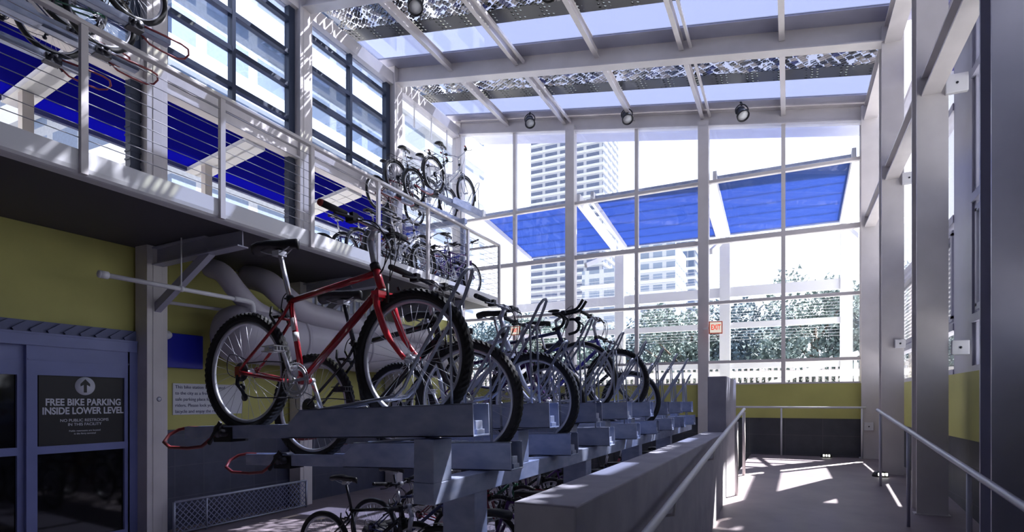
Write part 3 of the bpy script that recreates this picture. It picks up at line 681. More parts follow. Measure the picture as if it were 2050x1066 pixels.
# long beam, posts and legs that carry the trays
struct_beam = tag(obj('rack_beam', MB().box(-1.48, -1.372, 2.05, 9.25, -.452 + E, -.357 + E), M['galv'], bevel=.004), 'long galvanised beam carrying the ends of all rack trays', 'rack beam')
for k in range(8):
    y = HY0 + HDY*k; nm = ['with sunlit side, nearest'] + ['number %s along the rack' % w_ for w_ in ('two', 'three', 'four', 'five', 'six', 'seven')] + ['at the far end']
    b = MB().box(-1.478, -1.374, y - .105, y + .04, -.357 + E, -.168 + E)
    tag(obj('rack_post', b, M['galv'], bevel=.003), 'short galvanised post between long beam and high tray, ' + nm[k], 'rack post', 'short posts on the long rack beam')
    if k % 2 == 0:
        tag(obj('rack_trestle', MB().box(-1.57, -1.385, y + .27, y + .40, 0, -.452 + E).box(-1.75, -1.2, y + .20, y + .47, 0, .02), M['galv'], bevel=.004),
            'galvanised rack leg frame standing on the lower floor, ' + ['nearest', 'second from the near end', 'third from the near end', 'farthest'][k//2], 'rack leg', 'rack leg frames')

# ------------------------------------------------------------------ bicycles
def sm(pts, n=4):
    """smooth curve through points"""
    P = [Vector(p) for p in pts]; out = []
    for i in range(len(P)-1):
        p0 = P[max(i-1,0)]; p1 = P[i]; p2 = P[i+1]; p3 = P[min(i+2, len(P)-1)]
        for k in range(n):
            t = k/n; out.append(.5*((2*p1) + (p2-p0)*t + (2*p0-5*p1+4*p2-p3)*t*t + (3*p1-p0-3*p2+p3)*t**3))
    out.append(P[-1]); return out
WR = .345
def wheel(parent, name, x, knobby=True, rear=False, fine=True, thin=False):
    c = (0, 0, 0); tr = .016 if thin else .026
    rim = MB()
    R0 = WR - tr*2 - .004
    rim.torus(c, R0 - .006, .012, 56, 8, rz=.013)
    o = obj(name, rim, M['alloy'], parent); o.location = (x, 0, WR)
    NU = 128 if fine else 56
    kf = (lambda i, k: (.0055 if (i % 2 == 0 and k in (0, 2, 10)) or (i % 2 == 1 and k in (1, 11)) else 0)) if (knobby and fine) else None
    ty = MB().torus(c, WR - tr - (.005 if knobby else 0), tr, NU, 12, knob=kf)
    obj('tyre', ty, M['rubber'], o)
    sp = MB()
    n = 32
    for i in range(n):
        a = 2*math.pi*i/n; b = a + (.5 if (i//2) % 2 else -.5); s = -1 if i % 2 else 1
        sp.tube((math.cos(b)*.022, s*.028, math.sin(b)*.022), (math.cos(a)*(R0 - .01), 0, math.sin(a)*(R0 - .01)), .0011, n=4)
    obj('spokes', sp, M['alloy'], o)
    hb = MB().lathe([(.010, -.055), (.010, -.035), (.024, -.033), (.024, -.027), (.013, -.024), (.013, .024), (.024, .027), (.024, .033), (.010, .035), (.010, .055)], c, 'y', 14)
    obj('hub', hb, M['alloy'], o)
    if rear:
        g = MB()
        for i, r in enumerate((.055, .048, .041, .034, .028)): g.lathe([(r, -.036 - i*.0045), (r, -.0385 - i*.0045)], c, 'y', 20)
        obj('sprocket_cassette', g, M['dark_metal'], o)
    return o
def bicycle(name, label, kind='mtb', fine=True, group=None, colors=None):
    t = thing(name, label, 'bicycle', group=group); t.scale = (.95, .95, .95)
    WB = 1.15
    wheel(t, 'rear_wheel', 0, kind == 'mtb', True, fine, kind == 'aero'); wheel(t, 'front_wheel', WB, kind == 'mtb', False, fine, kind == 'aero')
    BBp = (.43, 0, .275); SC = (.355, 0, .735); HT = (.945, 0, .815); HB = (.985, 0, .69)
    if kind == 'city': HT = (.90, 0, .86); HB = (.945, 0, .72)
    f = MB(); rt = .0165
    f.tube(SC, BBp, .016).tube(HT, HB, .021)
    if kind == 'city': f.path(sm([(.91, 0, .80), (.72, 0, .62), (.415, 0, .42)]), .015); f.tube((.94, 0, .74), BBp, .018)
    else: f.tube((.357, 0, .715), (.947, 0, .79), rt); f.tube((.975, 0, .71), BBp, .020)
    f.lathe([(.022, -.036), (.022, .036)], BBp, 'y', 14)
    for s in (-1, 1):
        f.path(sm([(.36, s*.012, .70), (.30, s*.038, .60), (.02, s*.062, WR + .015)]), .0085)
        f.path(sm([(.42, s*.015, .275), (.33, s*.038, .28), (.02, s*.062, WR - .005)]), .0105)
        f.box(-.018, .022, s*.062 - .004, s*.062 + .004, WR - .03, WR + .03)
    f.tube((.315, -.045, .62), (.315, .045, .62), .008)
    o = obj('frame', f, M['red_paint'], t)
    if fine:
        L = MB().tube((.3865, 0, .54), (.394, 0, .49), .0168, n=12).tube((.3725, 0, .62), (.384, 0, .55), .0168, n=12)
        obj('white_decal_band', L, M['white'], o)
    k = MB()
    fx = WB
    for s in (-1, 1):
        if kind == 'mtb': k.path(sm([(.995, s*.06, .66), (1.005, s*.066, .60), (1.06, s*.066, .46), (fx, s*.062, WR)]), [.018]*5 + [.017]*4 + [.013]*4, 10)
        else: k.path(sm([(.985, s*.03, .69), (1.02, s*.045, .60), (1.07, s*.05, .46), (fx, s*.056, WR)]), [.012]*9 + [.008]*4, 10)
    k.bar((.997, -.075, .668), (.997, .075, .668), .045, .034) if kind == 'mtb' else k.tube((.987, -.035, .69), (.987, .035, .69), .014)
    k.tube((.988, 0, .68), (1.0, 0, .64), .018)
    obj('fork', k, M['fork_paint'], t)
    obj('headset', MB().tube((HT[0] + .003, 0, HT[2] - .01), (HT[0] - .007, 0, HT[2] + .022), .025, n=14).tube((HB[0] - .003, 0, HB[2] + .008), (HB[0] + .003, 0, HB[2] - .012), .025, n=14), M['black'], t)
    # stem and handlebar
    if kind == 'mtb':
        HBp = (.925, 0, .985)
        obj('stem', MB().path([(.938, 0, .83), (.93, 0, .90), (.918, 0, .955)], [.014, .018, .019], 12).tube((.912, 0, .945), (.955, 0, 1.02), .017).tube((.952, -.025, 1.02), (.952, .025, 1.02), .022), M['alloy'], t)
        bp = sm([(.902, -.30, 1.055), (.922, -.17, 1.04), (.945, -.07, 1.023), (.952, 0, 1.02), (.945, .07, 1.023), (.922, .17, 1.04), (.902, .30, 1.055)])
        gr = [((.920, s*.178, 1.041), (.899, s*.315, 1.057)) for s in (-1, 1)]
    elif kind == 'aero':
        HBp = (.985, 0, .93)
        obj('stem', MB().tube((.94, 0, .83), (.93, 0, .90), .014).tube((.925, 0, .895), (.99, 0, .93), .014), M['alloy'], t)
        bp = [(.985, s, .93) for s in (-.2, -.1, 0, .1, .2)]; gr = []
    else:
        HBp = (.86, 0, 1.02)
        obj('stem', MB().tube((.898, 0, .87), (.872, 0, 1.0), .012).tube((.872, 0, .99), (.87, 0, 1.02), .018), M['alloy'], t)
        bp = sm([(.68, -.30, 1.10), (.78, -.27, 1.09), (.85, -.14, 1.07), (.87, 0, 1.02), (.85, .14, 1.07), (.78, .27, 1.09), (.68, .30, 1.10)])
        gr = [((.76, s*.275, 1.092), (.66, s*.305, 1.10)) for s in (-1, 1)]
    hb = obj('handlebar', MB().path(bp, .0115, 10), M['chrome'] if kind != 'aero' else M['black'], t)
    for i, (a, b) in enumerate(gr):
        g = obj('grip', MB().path([a, Vector(a).lerp(Vector(b), .5), b], [.0155, .017, .0165], 12), M['grip'], hb)
        d = (Vector(b) - Vector(a)).normalized(); obj('grip_end', MB().tube(b, Vector(b) + d*.012, .0175, .014, n=12), M['grip_end'], g)
        s = 1 if a[1] > 0 else -1
        a2 = Vector(a); obj('brake_lever', MB().path(sm([a2 + Vector((0, -s*.03, 0)), a2 + Vector((.03, -s*.01, -.015)), a2 + Vector((.045, s*.05, -.03)), a2 + Vector((.03, s*.11, -.03))]), .006, 8).box(a2.x - .018, a2.x + .03, a2.y - s*.035 - .018, a2.y - s*.035 + .018, a2.z - .03, a2.z + .012), M['black'], hb)
    if kind == 'aero':
        for s in (-1, 1):
            obj('drop_bar', MB().path(sm([(.985, s*.2, .93), (1.05, s*.205, .925), (1.09, s*.205, .87), (1.06, s*.205, .81), (.98, s*.205, .79)]), .014, 10), M['black'], hb)
            obj('aero_extension', MB().path(sm([(.96, s*.06, .955), (1.08, s*.05, .965), (1.16, s*.045, .985), (1.22, s*.045, 1.06)]), .013, 10).ball((.95, s*.09, .975), .06, .035, .014), M['black'], hb)
            obj('brake_lever', MB().path(sm([(1.09, s*.2, .90), (1.13, s*.2, .86), (1.10, s*.2, .79)]), .008, 8).ball((1.08, s*.2, .93), .03, .016, .022), M['dark_metal'], hb)
    # cables
    cb = MB()
    for s in (-1, 1):
        if kind == 'mtb': cb.path(sm([(.945, s*.12, 1.025), (1.03, s*.09, 1.0), (1.06, s*.03, .88), (1.03, 0, .74)], 5), .0028, 6).path(sm([(.945, s*.14, 1.025), (1.04, s*.04, .96), (1.0, 0, .82), (.95, 0, .77)], 5), .0028, 6)
        elif kind == 'city': cb.path(sm([(.80, s*.2, 1.08), (.98, s*.1, 1.08), (1.0, s*.02, .9), (.99, 0, .72)], 5), .0028, 6)
        else: cb.path(sm([(1.10, s*.19, .95), (1.14, s*.1, 1.0), (1.05, 0, .9), (.99, 0, .75)], 5), .0028, 6)
    obj('cable', cb, M['black'], t)
    # saddle and post
    dz = 0 if kind != 'city' else .0
    obj('seat_post', MB().tube((.357, 0, .715), (.285, 0, .985 + dz), .0138), M['chrome'], t)
    obj('seat_clamp', MB().tube((.3565, 0, .712), (.352, 0, .742), .021).tube((.35, -.035, .725), (.35, .035, .725), .005), M['black'], t)
    wd = .085 if kind == 'city' else .068
    sec = [(.105, .045, .005), (.13, wd*.98, .012), (.18, wd, .02), (.235, wd*.75, .02), (.29, .035, .014), (.36, .022, .010), (.41, .018, .004), (.425, .009, -.004)]
    sv = []; sf = []; ns = 12
    for (x, h, zz) in sec:
        for i in range(ns):
            a = 2*math.pi*i/ns; sv.append((x, h*math.cos(a), 1.025 + zz + (.022 if math.sin(a) > 0 else .035)*math.sin(a)))
    for i in range(len(sec)-1):
        for j in range(ns): l = (j+1) % ns; sf.append((i*ns+j, i*ns+l, (i+1)*ns+l, (i+1)*ns+j))
    sf.append(tuple(range(ns))); sf.append(tuple(range(len(sv)-1, len(sv)-ns-1, -1)))
    sa = MB().add(sv, sf, True)
    sd_ = obj('saddle', sa, M['saddle'], t)
    obj('saddle_rail', MB().path(sm([(.17, -.03, 1.01), (.24, -.022, .985), (.31, -.022, .985), (.39, -.01, 1.02)]), .0035, 6).path(sm([(.17, .03, 1.01), (.24, .022, .985), (.31, .022, .985), (.39, .01, 1.02)]), .0035, 6).box(.255, .305, -.028, .028, .972, 1.0), M['alloy'], sd_)
    # crankset
    ck = MB()
    for (r, y) in ((.092, -.052), (.074, -.046), (.058, -.040)):
        ck.torus((.43, y, .275), r, .004, 44, 6, rz=.0015)
        for i in range(0, 44, 1 if fine and r > .09 else 2):
            a = 2*math.pi*i/44; ck.box(.43 + math.cos(a)*(r+.004) - .002, .43 + math.cos(a)*(r+.004) + .002, y - .001, y + .001, .275 + math.sin(a)*(r+.004) - .002, .275 + math.sin(a)*(r+.004) + .002)
    for i in range(5):
        a = 1.35 + i*2*math.pi/5; ck.bar((.43, -.05, .275), (.43 + math.cos(a)*.088, -.05, .275 + math.sin(a)*.088), .004, .016, up=(-math.sin(a), 0, math.cos(a)))
    ck.torus((.43, -.05, .275), .072, .010, 36, 6, rz=.002)
    cs = obj('crankset', ck, M['alloy'], t)
    dx, dz_ = -.055, .165
    a1 = Vector((.43, -.07, .275)); e1 = a1 + Vector((dx, -.012, dz_)); a2 = Vector((.43, .07, .275)); e2 = a2 + Vector((-dx, .012, -dz_))
    obj('crank_arm', MB().path([a1, e1], [.014, .010], 10).tube((.43, -.05, .275), (.43, -.078, .275), .018), M['chrome'], cs)
    obj('crank_arm', MB().path([a2, e2], [.014, .010], 10).tube((.43, .05, .275), (.43, .078, .275), .018), M['chrome'], cs)
    for e, s in ((e1, -1), (e2, 1)):
        p = MB(); y0 = e.y + s*.012; y1 = e.y + s*.095; ya, yb2 = min(y0, y1), max(y0, y1)
        for zz in (-.013, .013): p.bar((e.x - .045, ya, e.z + zz), (e.x - .045, yb2, e.z + zz), .006, .005).bar((e.x + .045, ya, e.z + zz), (e.x + .045, yb2, e.z + zz), .006, .005).bar((e.x - .045, ya, e.z + zz), (e.x + .045, ya, e.z + zz), .005, .005).bar((e.x - .045, yb2, e.z + zz), (e.x + .045, yb2, e.z + zz), .005, .005)
        p.tube((e.x, e.y, e.z), (e.x, yb2 if s > 0 else ya, e.z), .010)
        for q in (.25, .5, .75): p.box(e.x - .045, e.x + .045, ya + (yb2-ya)*q - .003, ya + (yb2-ya)*q + .003, e.z - .012, e.z + .012)
        obj('pedal', p, M['chrome'], cs)
    ch = MB(); y = -.050
    ch.path([(.43, y, .371), (.20, y, .392), (.0, y, WR + .045)], .0035, 6).path([(.43, y, .182), (.12, y, .195), (.03, y, .215)], .0035, 6)
    obj('chain', ch, M['dark_metal'], t)
    rd = MB().path([(.0, -.06, WR - .02), (.005, -.07, WR - .07), (.03, -.058, .24), (.045, -.05, .19)], .011, 8).lathe([(.022, -.056), (.022, -.048)], (.02, 0, .255), 'y', 14).lathe([(.022, -.056), (.022, -.048)], (.04, 0, .20), 'y', 14).path(sm([(-.0, -.06, WR - .04), (-.07, -.07, WR + .0), (-.05, -.07, WR + .10), (.08, -.06, WR + .06)]), .0025, 6)
    obj('rear_derailleur', rd, M['dark_metal'], t)
    # brakes
    bk = MB()
    for s in (-1, 1):
        bk.path([(.29, s*.05, .59), (.262, s*.055, .64), (.25, s*.035, .69)], .008, 6).box(.24, .30, s*.028 - .006, s*.028 + .006, .625, .64)
        if kind == 'mtb': bk.path([(1.055, s*.05, .62), (1.06, s*.055, .66), (1.05, s*.04, .715)], .007, 6).box(1.03, 1.085, s*.03 - .006, s*.03 + .006, .648, .662)
        else: bk.path([(1.03, s*.04, .65), (1.04, s*.045, .70), (1.01, 0, .73)], .007, 6)
    bk.path(sm([(.25, .03, .69), (.30, 0, .74), (.34, 0, .77)]), .003, 6)
    obj('brake', bk, M['black'], t)
    if kind == 'city':
        for (wx, a0, a1_) in ((0, 20, 195), (WB, -10, 150)):
            pts = [(wx + math.cos(R(a))*(WR+.02), 0, WR + math.sin(R(a))*(WR+.02)) for a in range(a0, a1_, 12)]
            mg = MB()
            for i in range(len(pts)-1): mg.bar(pts[i], pts[i+1], .05, .004, up=(pts[i][0]-wx, 0, pts[i][2]-WR))
            obj('mudguard', mg, M['black'], t)
        rk = MB()
        for s in (-1, 1):
            rk.path([(-.22, s*.06, .745), (.25, s*.06, .76)], .005, 6).path([(-.12, s*.06, .745), (0, s*.07, WR)], .004, 6)
        for x in (-.22, -.1, .02, .14): rk.tube((x, -.06, .75), (x, .06, .75), .004, n=6)
        obj('luggage_rack', rk, M['black'], t)
    return t
def place(b, x, y, z, rz=0.0, tilt=0.0, lean=0.0):
    b.rotation_mode = 'XYZ'
    b.location = (x, y, z); b.rotation_euler = (lean, tilt, rz)
    return b
def paint(name, c, rough=.25, metal=0): return mat(name, c, rough, metal, coat=.5)
P = dict(black=paint('black frame paint', (.012, .012, .016)), silver=paint('silver frame paint', (.50, .52, .60), .3, .1), navy=paint('navy frame paint', (.03, .04, .12)),
         blue=paint('violet blue frame paint', (.035, .03, .38)), white=paint('white frame paint', (.62, .62, .65)), maroon=paint('maroon frame paint', (.16, .015, .03)),
         green=paint('green frame paint', (.02, .10, .06)), purple=paint('purple frame paint', (.08, .03, .16)), yellow=paint('yellow frame paint', (.45, .32, .03)))
def sw(fr, fk=None): return {'frame paint': P[fr], 'fork paint': P[fk or fr]}
# tray local -> world for the upper tier
def tray_point(tx, y, tz, lx, lz):
    c, s = math.cos(TILT), math.sin(TILT)
    return (tx + lx*c + lz*s, y, tz - lx*s + lz*c)
red = bicycle('bicycle', 'red mountain bicycle with knobby tyres, nearest on the upper rack')
place(red, *tray_point(-1.2, HY0, HZ, -1.45, -.112), tilt=TILT)
def swb(b, label, group=None): b['label'] = label; (b.__setitem__('group', group) if group else None); return b
GU = 'bicycles on the upper rack trays'
red['group'] = GU
city0 = bicycle('bicycle', 'x', 'city', fine=False); aero0 = bicycle('bicycle', 'x', 'aero', fine=False); coarse = bicycle('bicycle', 'x', 'mtb', fine=False)
blackg = {'brushed alloy': M['alloy'], 'white paint': P['black'], 'red grip end': M['grip'], 'polished alloy': M['dark_metal']}
b = copy_tree(red, None, {**sw('black'), **blackg}); swb(b, 'black mountain bicycle just behind the red one, on the nearest low tray')
place(b, *tray_point(-1.24, LY0, LZ, -1.375, -.112), tilt=TILT)
b = copy_tree(red, None, {**sw('silver'), 'white paint': P['silver'], 'red grip end': M['grip']}); swb(b, 'silver mountain bicycle with black grips on the second low tray')
place(b, *tray_point(-1.24, LY0 + LDY, LZ, -1.375, -.112), tilt=TILT)
b = aero0; swb(b, 'dark road bicycle with forward pointing aero bars on the upper rack', GU)
for o in [b] + list(b.children_recursive):
    if o.type == 'MESH':
        for sl in o.material_slots:
            if sl.material.name in ('frame paint', 'fork paint'): sl.link = 'OBJECT'; sl.material = P['navy']
place(b, *tray_point(-1.2, HY0 + HDY*3, HZ, -1.52, -.112), tilt=TILT)
b = copy_tree(red, None, {**sw('blue', 'black'), 'white paint': P['blue'], 'red grip end': M['grip']}); swb(b, 'violet blue mountain bicycle on the upper rack, farthest on a high tray')
place(b, *tray_point(-1.2, HY0 + HDY*4, HZ, -1.43, -.112), tilt=TILT)
b = copy_tree(coarse, None, {**sw('black'), **blackg}); swb(b, 'black bicycle on a low tray beyond the violet blue one', GU)
place(b, *tray_point(-1.24, LY0 + LDY*4, LZ, -1.375, -.112), tilt=TILT)
b = copy_tree(coarse, None, {**sw('purple'), **blackg}); swb(b, 'dark purple bicycle with a yellow bag, between silver and aero bar bicycles', GU)
place(b, *tray_point(-1.24, LY0 + LDY*2, LZ, -1.62, -.112), tilt=TILT)
bag = MB().ball((0, 0, 0), .05, .07, .12).box(-.03, .03, -.03, .03, .10, .13)
bg_ = tag(obj('saddle_bag', bag, mat('yellow nylon', (.55, .38, .02), .6)), 'yellow nylon bag hanging in the frame of the dark purple bicycle', 'bag'); bg_.location = (-2.02, LY0 + LDY*2 - .05, LZ + .30)
# ground tier under the trays
GL = 'bicycles parked on the floor under the rack'
cols = ['black', 'navy', 'maroon', 'green', 'black', 'purple', 'maroon', 'yellow']
nms = ['first', 'second', 'third', 'fourth', 'fifth', 'sixth', 'seventh', 'eighth']
for k in range(6):
    b = copy_tree(coarse, None, {**sw(cols[k]), **blackg}); swb(b, '%s bicycle under the rack facing the ramp, %s from the near end' % (cols[k], nms[k]), GL)
    place(b, -4.06 - .06*(k % 2), 4.18 + .8*k, 0)
for k in range(8):
    cc = cols[(k + 3) % 8]
    b = copy_tree(city0 if k % 3 == 1 else coarse, None, {**sw(cc), **blackg}); swb(b, '%s bicycle under the rack facing the left wall, %s from the near end' % (cc, nms[k]), GL)
    place(b, -1.52 - .05*(k % 2), 3.30 + .8*k, 0, rz=math.pi)
# ---- mezzanine racks
MF = 2.10 + E
def mtray(x, y, z, rz, label, group):
    c = copy_tree(proto); c.location = (x, y, z); c.rotation_euler = (0, R(-1), rz); c['label'] = label; c['group'] = group; return c
# near group: bicycles face the photographer's side, handles toward the far end
ux, uy = math.sin(R(6)), math.cos(R(6)); RZN = -math.pi/2 - R(6)
GN = 'bicycles in the near mezzanine rack'; TN = 'trays of the near mezzanine rack'
near = [(-5.86, 3.97, 3.80, 'silver', 'high tray nearest the railing', 0), (-6.22, 3.86, 3.56, 'green', 'low tray second from the railing', 1), (-6.58, 3.78, 3.80, 'black', 'high tray third from the railing', 0), (-6.80, 3.70, 3.56, 'navy', 'low tray nearest the windows', 1)]
for (hx, hy, hz, cc, nm, lo) in near:
    ox, oy = hx - 2.08*ux, hy - 2.08*uy
    mtray(ox, oy, hz + .11 + E, RZN, 'galvanised mezzanine rack tray, near group, ' + nm, TN)
    b = copy_tree(city0 if cc == 'green' else coarse, None, {**sw(cc), **blackg}); swb(b, '%s bicycle overhead in the near mezzanine rack, on the %s' % (cc, nm), GN)
    place(b, hx - .50*ux, hy - .50*uy, hz + E, rz=RZN)
fr = thing('mezzanine_rack_frame', 'galvanised frame carrying the near mezzanine trays', 'rack frame', (-6.4, 2.3, MF))
obj('cross_beam', MB().box(-.75, .62, -.05, .05, 1.16, 1.26), M['galv'], fr)
for x in (-.7, .55): obj('leg', MB().box(x - .05, x + .05, -.05, .05, 0, 1.16), M['galv'], fr)
# far group
GF = 'bicycles in the far mezzanine rack'; TF = 'trays of the far mezzanine rack'
far = [(-5.98, 8.93, 3.90, 'silver', 'nearest the railing, with upright bars', 'city'), (-6.36, 8.85, 3.72, 'navy', 'second from the railing', 'city'), (-6.74, 8.8, 3.92, 'black', 'third from the railing', 'city'), (-6.98, 8.55, 3.60, 'maroon', 'closest to the windows', 'mtb')]
for (x, y, z, cc, nm, kd) in far:
    rz = math.pi/2 - R(3)
    b = copy_tree(city0 if kd == 'city' else coarse, None, {**sw(cc), 'white paint': P[cc]}); swb(b, '%s bicycle on top of the far mezzanine rack, %s' % (cc, nm), GF)
    place(b, x, y, z + E, rz=rz)
    if nm != 'closest to the windows':
        mtray(x + math.sin(R(3))*1.6, y + 1.6, z + .112 + E, rz, 'galvanised tray on top of the far mezzanine rack, ' + nm, TF)
fr = thing('mezzanine_rack_frame', 'galvanised frame carrying the far mezzanine trays', 'rack frame', (-6.4, 9.9, MF))
obj('cross_beam', MB().box(-.6, .55, -.05, .05, 1.47, 1.57), M['galv'], fr)
for x in (-.5, .48): obj('leg', MB().box(x - .04, x + .04, -.04, .04, 0, 1.47), M['galv'], fr)
fl = [(-5.75, 8.75, 'purple', 0), (-5.98, 8.60, 'silver', math.pi), (-6.2, 8.7, 'maroon', 0), (-6.45, 8.6, 'navy', math.pi), (-6.7, 8.7, 'white', 0), (-5.85, 7.2, 'silver', 0), (-6.15, 7.1, 'black', 0), (-6.5, 7.15, 'maroon', 0), (-6.85, 7.05, 'blue', 0)]
for k, (x, y, cc, fl_) in enumerate(fl):
    rz = math.pi/2 - R(4) + fl_
    b = copy_tree(city0 if k in (1, 5) else coarse, None, {**sw(cc), 'white paint': P[cc], 'red grip end': M['grip']})
    swb(b, '%s bicycle on the mezzanine floor, %s' % (cc, ['next to the railing at the far end', 'with the blue wire basket', 'third in from the railing', 'fourth in from the railing', 'next to the windows at the far end', 'front row, next to the railing', 'front row, second in', 'front row, third in', 'front row, next to the windows'][k]), 'bicycles on the mezzanine floor')
    place(b, x, y + (1.15 if fl_ else 0), MF, rz=rz)
    if k == 1:
        wb = MB(); g = (-.17, .17, -.13, .13)
        for i in range(9):
            u = -.17 + .34*i/8; wb.box(u - .004, u + .004, -.13, -.122, 0, .26).box(u - .004, u + .004, .122, .13, 0, .26)
        for i in range(7):
            v = -.13 + .26*i/6; wb.box(-.17, -.162, v - .004, v + .004, 0, .26).box(.162, .17, v - .004, v + .004, 0, .26)
        for z in (0, .065, .13, .195, .255): wb.box(-.17, .17, -.134, -.126, z, z + .01).box(-.17, .17, .126, .134, z, z + .01).box(-.174, -.166, -.13, .13, z, z + .01).box(.166, .174, -.13, .13, z, z + .01)
        ba = obj('wire_basket', wb, M['blue_box'], b); ba.location = (.05, -.19, .40); ba.scale = (1.7, 1, 1.9)
for o in (city0, coarse):
    for c in list(o.children_recursive) + [o]: bpy.data.objects.remove(c, do_unlink=True)

# ------------------------------------------------------------------ sliding doors with lettering
def text(name, s, size, m, parent, loc, rot, align='CENTER', bold=0.0):
    cu = bpy.data.curves.new(name, 'FONT'); cu.body = s; cu.size = size; cu.align_x = align; cu.align_y = 'CENTER'; cu.extrude = .001; cu.offset = bold
    tmp = bpy.data.objects.new('tmp', cu); col.objects.link(tmp); bpy.context.view_layer.update()
    me = bpy.data.meshes.new_from_object(tmp.evaluated_get(bpy.context.evaluated_depsgraph_get())); bpy.data.objects.remove(tmp, do_unlink=True)
    me.materials.clear(); me.materials.append(m); o = link(bpy.data.objects.new(name, me), parent); o.location = loc; o.rotation_euler = rot; return o
DX = -7.36
hd = MB().box(DX - .1, DX + .05, 1.8, 4.34, .60 + E, .72 + E).box(DX - .1, DX + .06, 1.8, 4.34, .72 + E, .74 + E).box(DX - .1, DX + .03, 4.24, 4.36, 0, .60 + E).box(DX - .1, DX + .03, 1.78, 1.88, 0, .60 + E)
d1 = struct('door_frame', hd, M['door_frame'], 'periwinkle aluminium frame around the sliding doors', cat='door')
lv = MB()
for k in range(16): lv.bar((DX + .02, 1.8 + k*.16, .76 + E), (DX + .02, 1.93 + k*.16, .85 + E), .02, .03)
lv.box(DX - .05, DX, 1.8, 4.36, .74 + E, .87 + E)
obj('louvre_strip', lv, M['slats'], d1)
def door(n, y0, y1, x, label):
    f = MB().box(x - .03, x + .03, y0, y0 + .10, .02, .61 + E).box(x - .03, x + .03, y1 - .06, y1, .02, .61 + E)
    for za, zc in ((.28 + E, .61 + E), (-.585 + E, -.50 + E), (.02, .14)): f.box(x - .03, x + .03, y0 + .10, y1 - .06, za, zc)
    f.box(x + .03, x + .036, y0 + .01, y1 - .01, .44 + E, .455 + E)
    o = struct('door_%d' % n, f, M['door_frame'], label, cat='door')
    obj('glass_pane', MB().box(x - .012, x - .002, y0 + .05, y1 - .03, .1, .30 + E), M['black_glass'], o); return o
dr_ = door(1, 3.20, 4.26, DX, 'right sliding door leaf with free bike parking notice')
door(2, 2.20, 3.20, DX - .05, 'left sliding door leaf of black glass')
dr3 = door(3, 1.85, 2.20, DX, 'narrow fixed panel left of the sliding doors')
sg = thing('parking_notice', 'black notice with white up arrow reading free bike parking inside lower level', 'sign', (DX + .002, 3.775, E))
obj('notice_board', MB().box(0, .006, -.455, .455, -.50, .285), M['black'], sg)
RT = (R(90), 0, R(90))
obj('arrow_disc', MB().lathe([(.105, .006), (.105, .011)], (0, 0, .170), 'x', 40), M['letter'], sg)
ar = MB().prism([(-.016, .095), (.016, .095), (.016, .185), (.05, .165), (.05, .195), (0, .25), (-.05, .195), (-.05, .165), (-.016, .185)], .0115, .014, 'x')
obj('arrow', ar, M['black'], sg)
text('lettering', 'FREE BIKE PARKING', .108, M['letter'], sg, (.008, 0, -.020), RT, bold=.0028).scale = (.83, 1, 1)
text('lettering', 'INSIDE LOWER LEVEL', .108, M['letter'], sg, (.008, 0, -.118), RT, bold=.0028).scale = (.82, 1, 1)
text('lettering', 'NO PUBLIC RESTROOMS', .046, M['letter'], sg, (.008, 0, -.225), RT)
text('lettering', 'IN THIS FACILITY', .046, M['letter'], sg, (.008, 0, -.272), RT)
text('lettering', 'Public restrooms are located', .028, M['letter'], sg, (.008, 0, -.345), RT)
text('lettering', 'in the ferry terminal', .028, M['letter'], sg, (.008, 0, -.378), RT)
# white poster on the olive wall
ps = thing('wall_poster', 'white printed notice board on the olive wall behind the red bicycle\'s rear wheel', 'poster', (WX + .002, 5.36, E))
obj('poster_board', MB().box(0, .012, -.50, .57, -.19, .235), M['paper'], ps)
for i, s in enumerate(('This bike station was donated', 'to the city as a free and', 'safe parking place for all', 'riders. Please lock your', 'bicycle and enjoy the ride')):
    text('lettering', s, .062, M['ink'], ps, (.014, -.47, .185 - i*.083), RT, 'LEFT')
# column sticker
cs_ = thing('column_sticker', 'small round no entry sticker on the column right of the doors', 'sticker', (XL + .139, 4.50, -.02*0 + E + .0))
obj('sticker_ring', MB().lathe([(.030, 0), (.030, .002)], (0, 0, .02), 'x', 20), M['ink'], cs_)
obj('sticker_centre', MB().lathe([(.023, .002), (.023, .003)], (0, 0, .02), 'x', 20).bar((.004, -.02, .04), (.004, .02, 0), .006, .002), M['paper'], cs_)
# blue panel and chain link
tag(obj('electrical_box', MB().box(WX, WX + .08, 4.62, 5.25, .44 + E, .90 + E), M['blue_box'], bevel=.01), 'royal blue wall box right of the column by the sliding doors', 'box')
sph = thing('wall_floodlight', 'small white globe lamp above the blue wall box', 'lamp', (WX + .12, 4.70, .86 + E))
obj('globe', MB().ball((0, 0, 0), .07, .07, .06), M['white'], sph); obj('lamp_arm', MB().tube((-.12, 0, .0), (0, 0, 0), .02), M['black'], sph)
cl = thing('chain_link_fence', 'low chain link fence panel along the tiled left wall', 'fence', (-7.02, 4.62, 0))
obj('wire_mesh', MB().box(-.002, .002, 0, 2.2, .03, .42), M['chain_link'], cl)
obj('fence_frame', MB().tube((0, 0, .43), (0, 2.2, .43), .018).tube((0, 0, 0), (0, 0, .43), .018).tube((0, .45, 0), (0, .45, .43), .014).tube((0, 2.2, 0), (0, 2.2, .43), .018).tube((0, 0, .03), (0, 2.2, .03), .012), M['galv_rod'], cl)
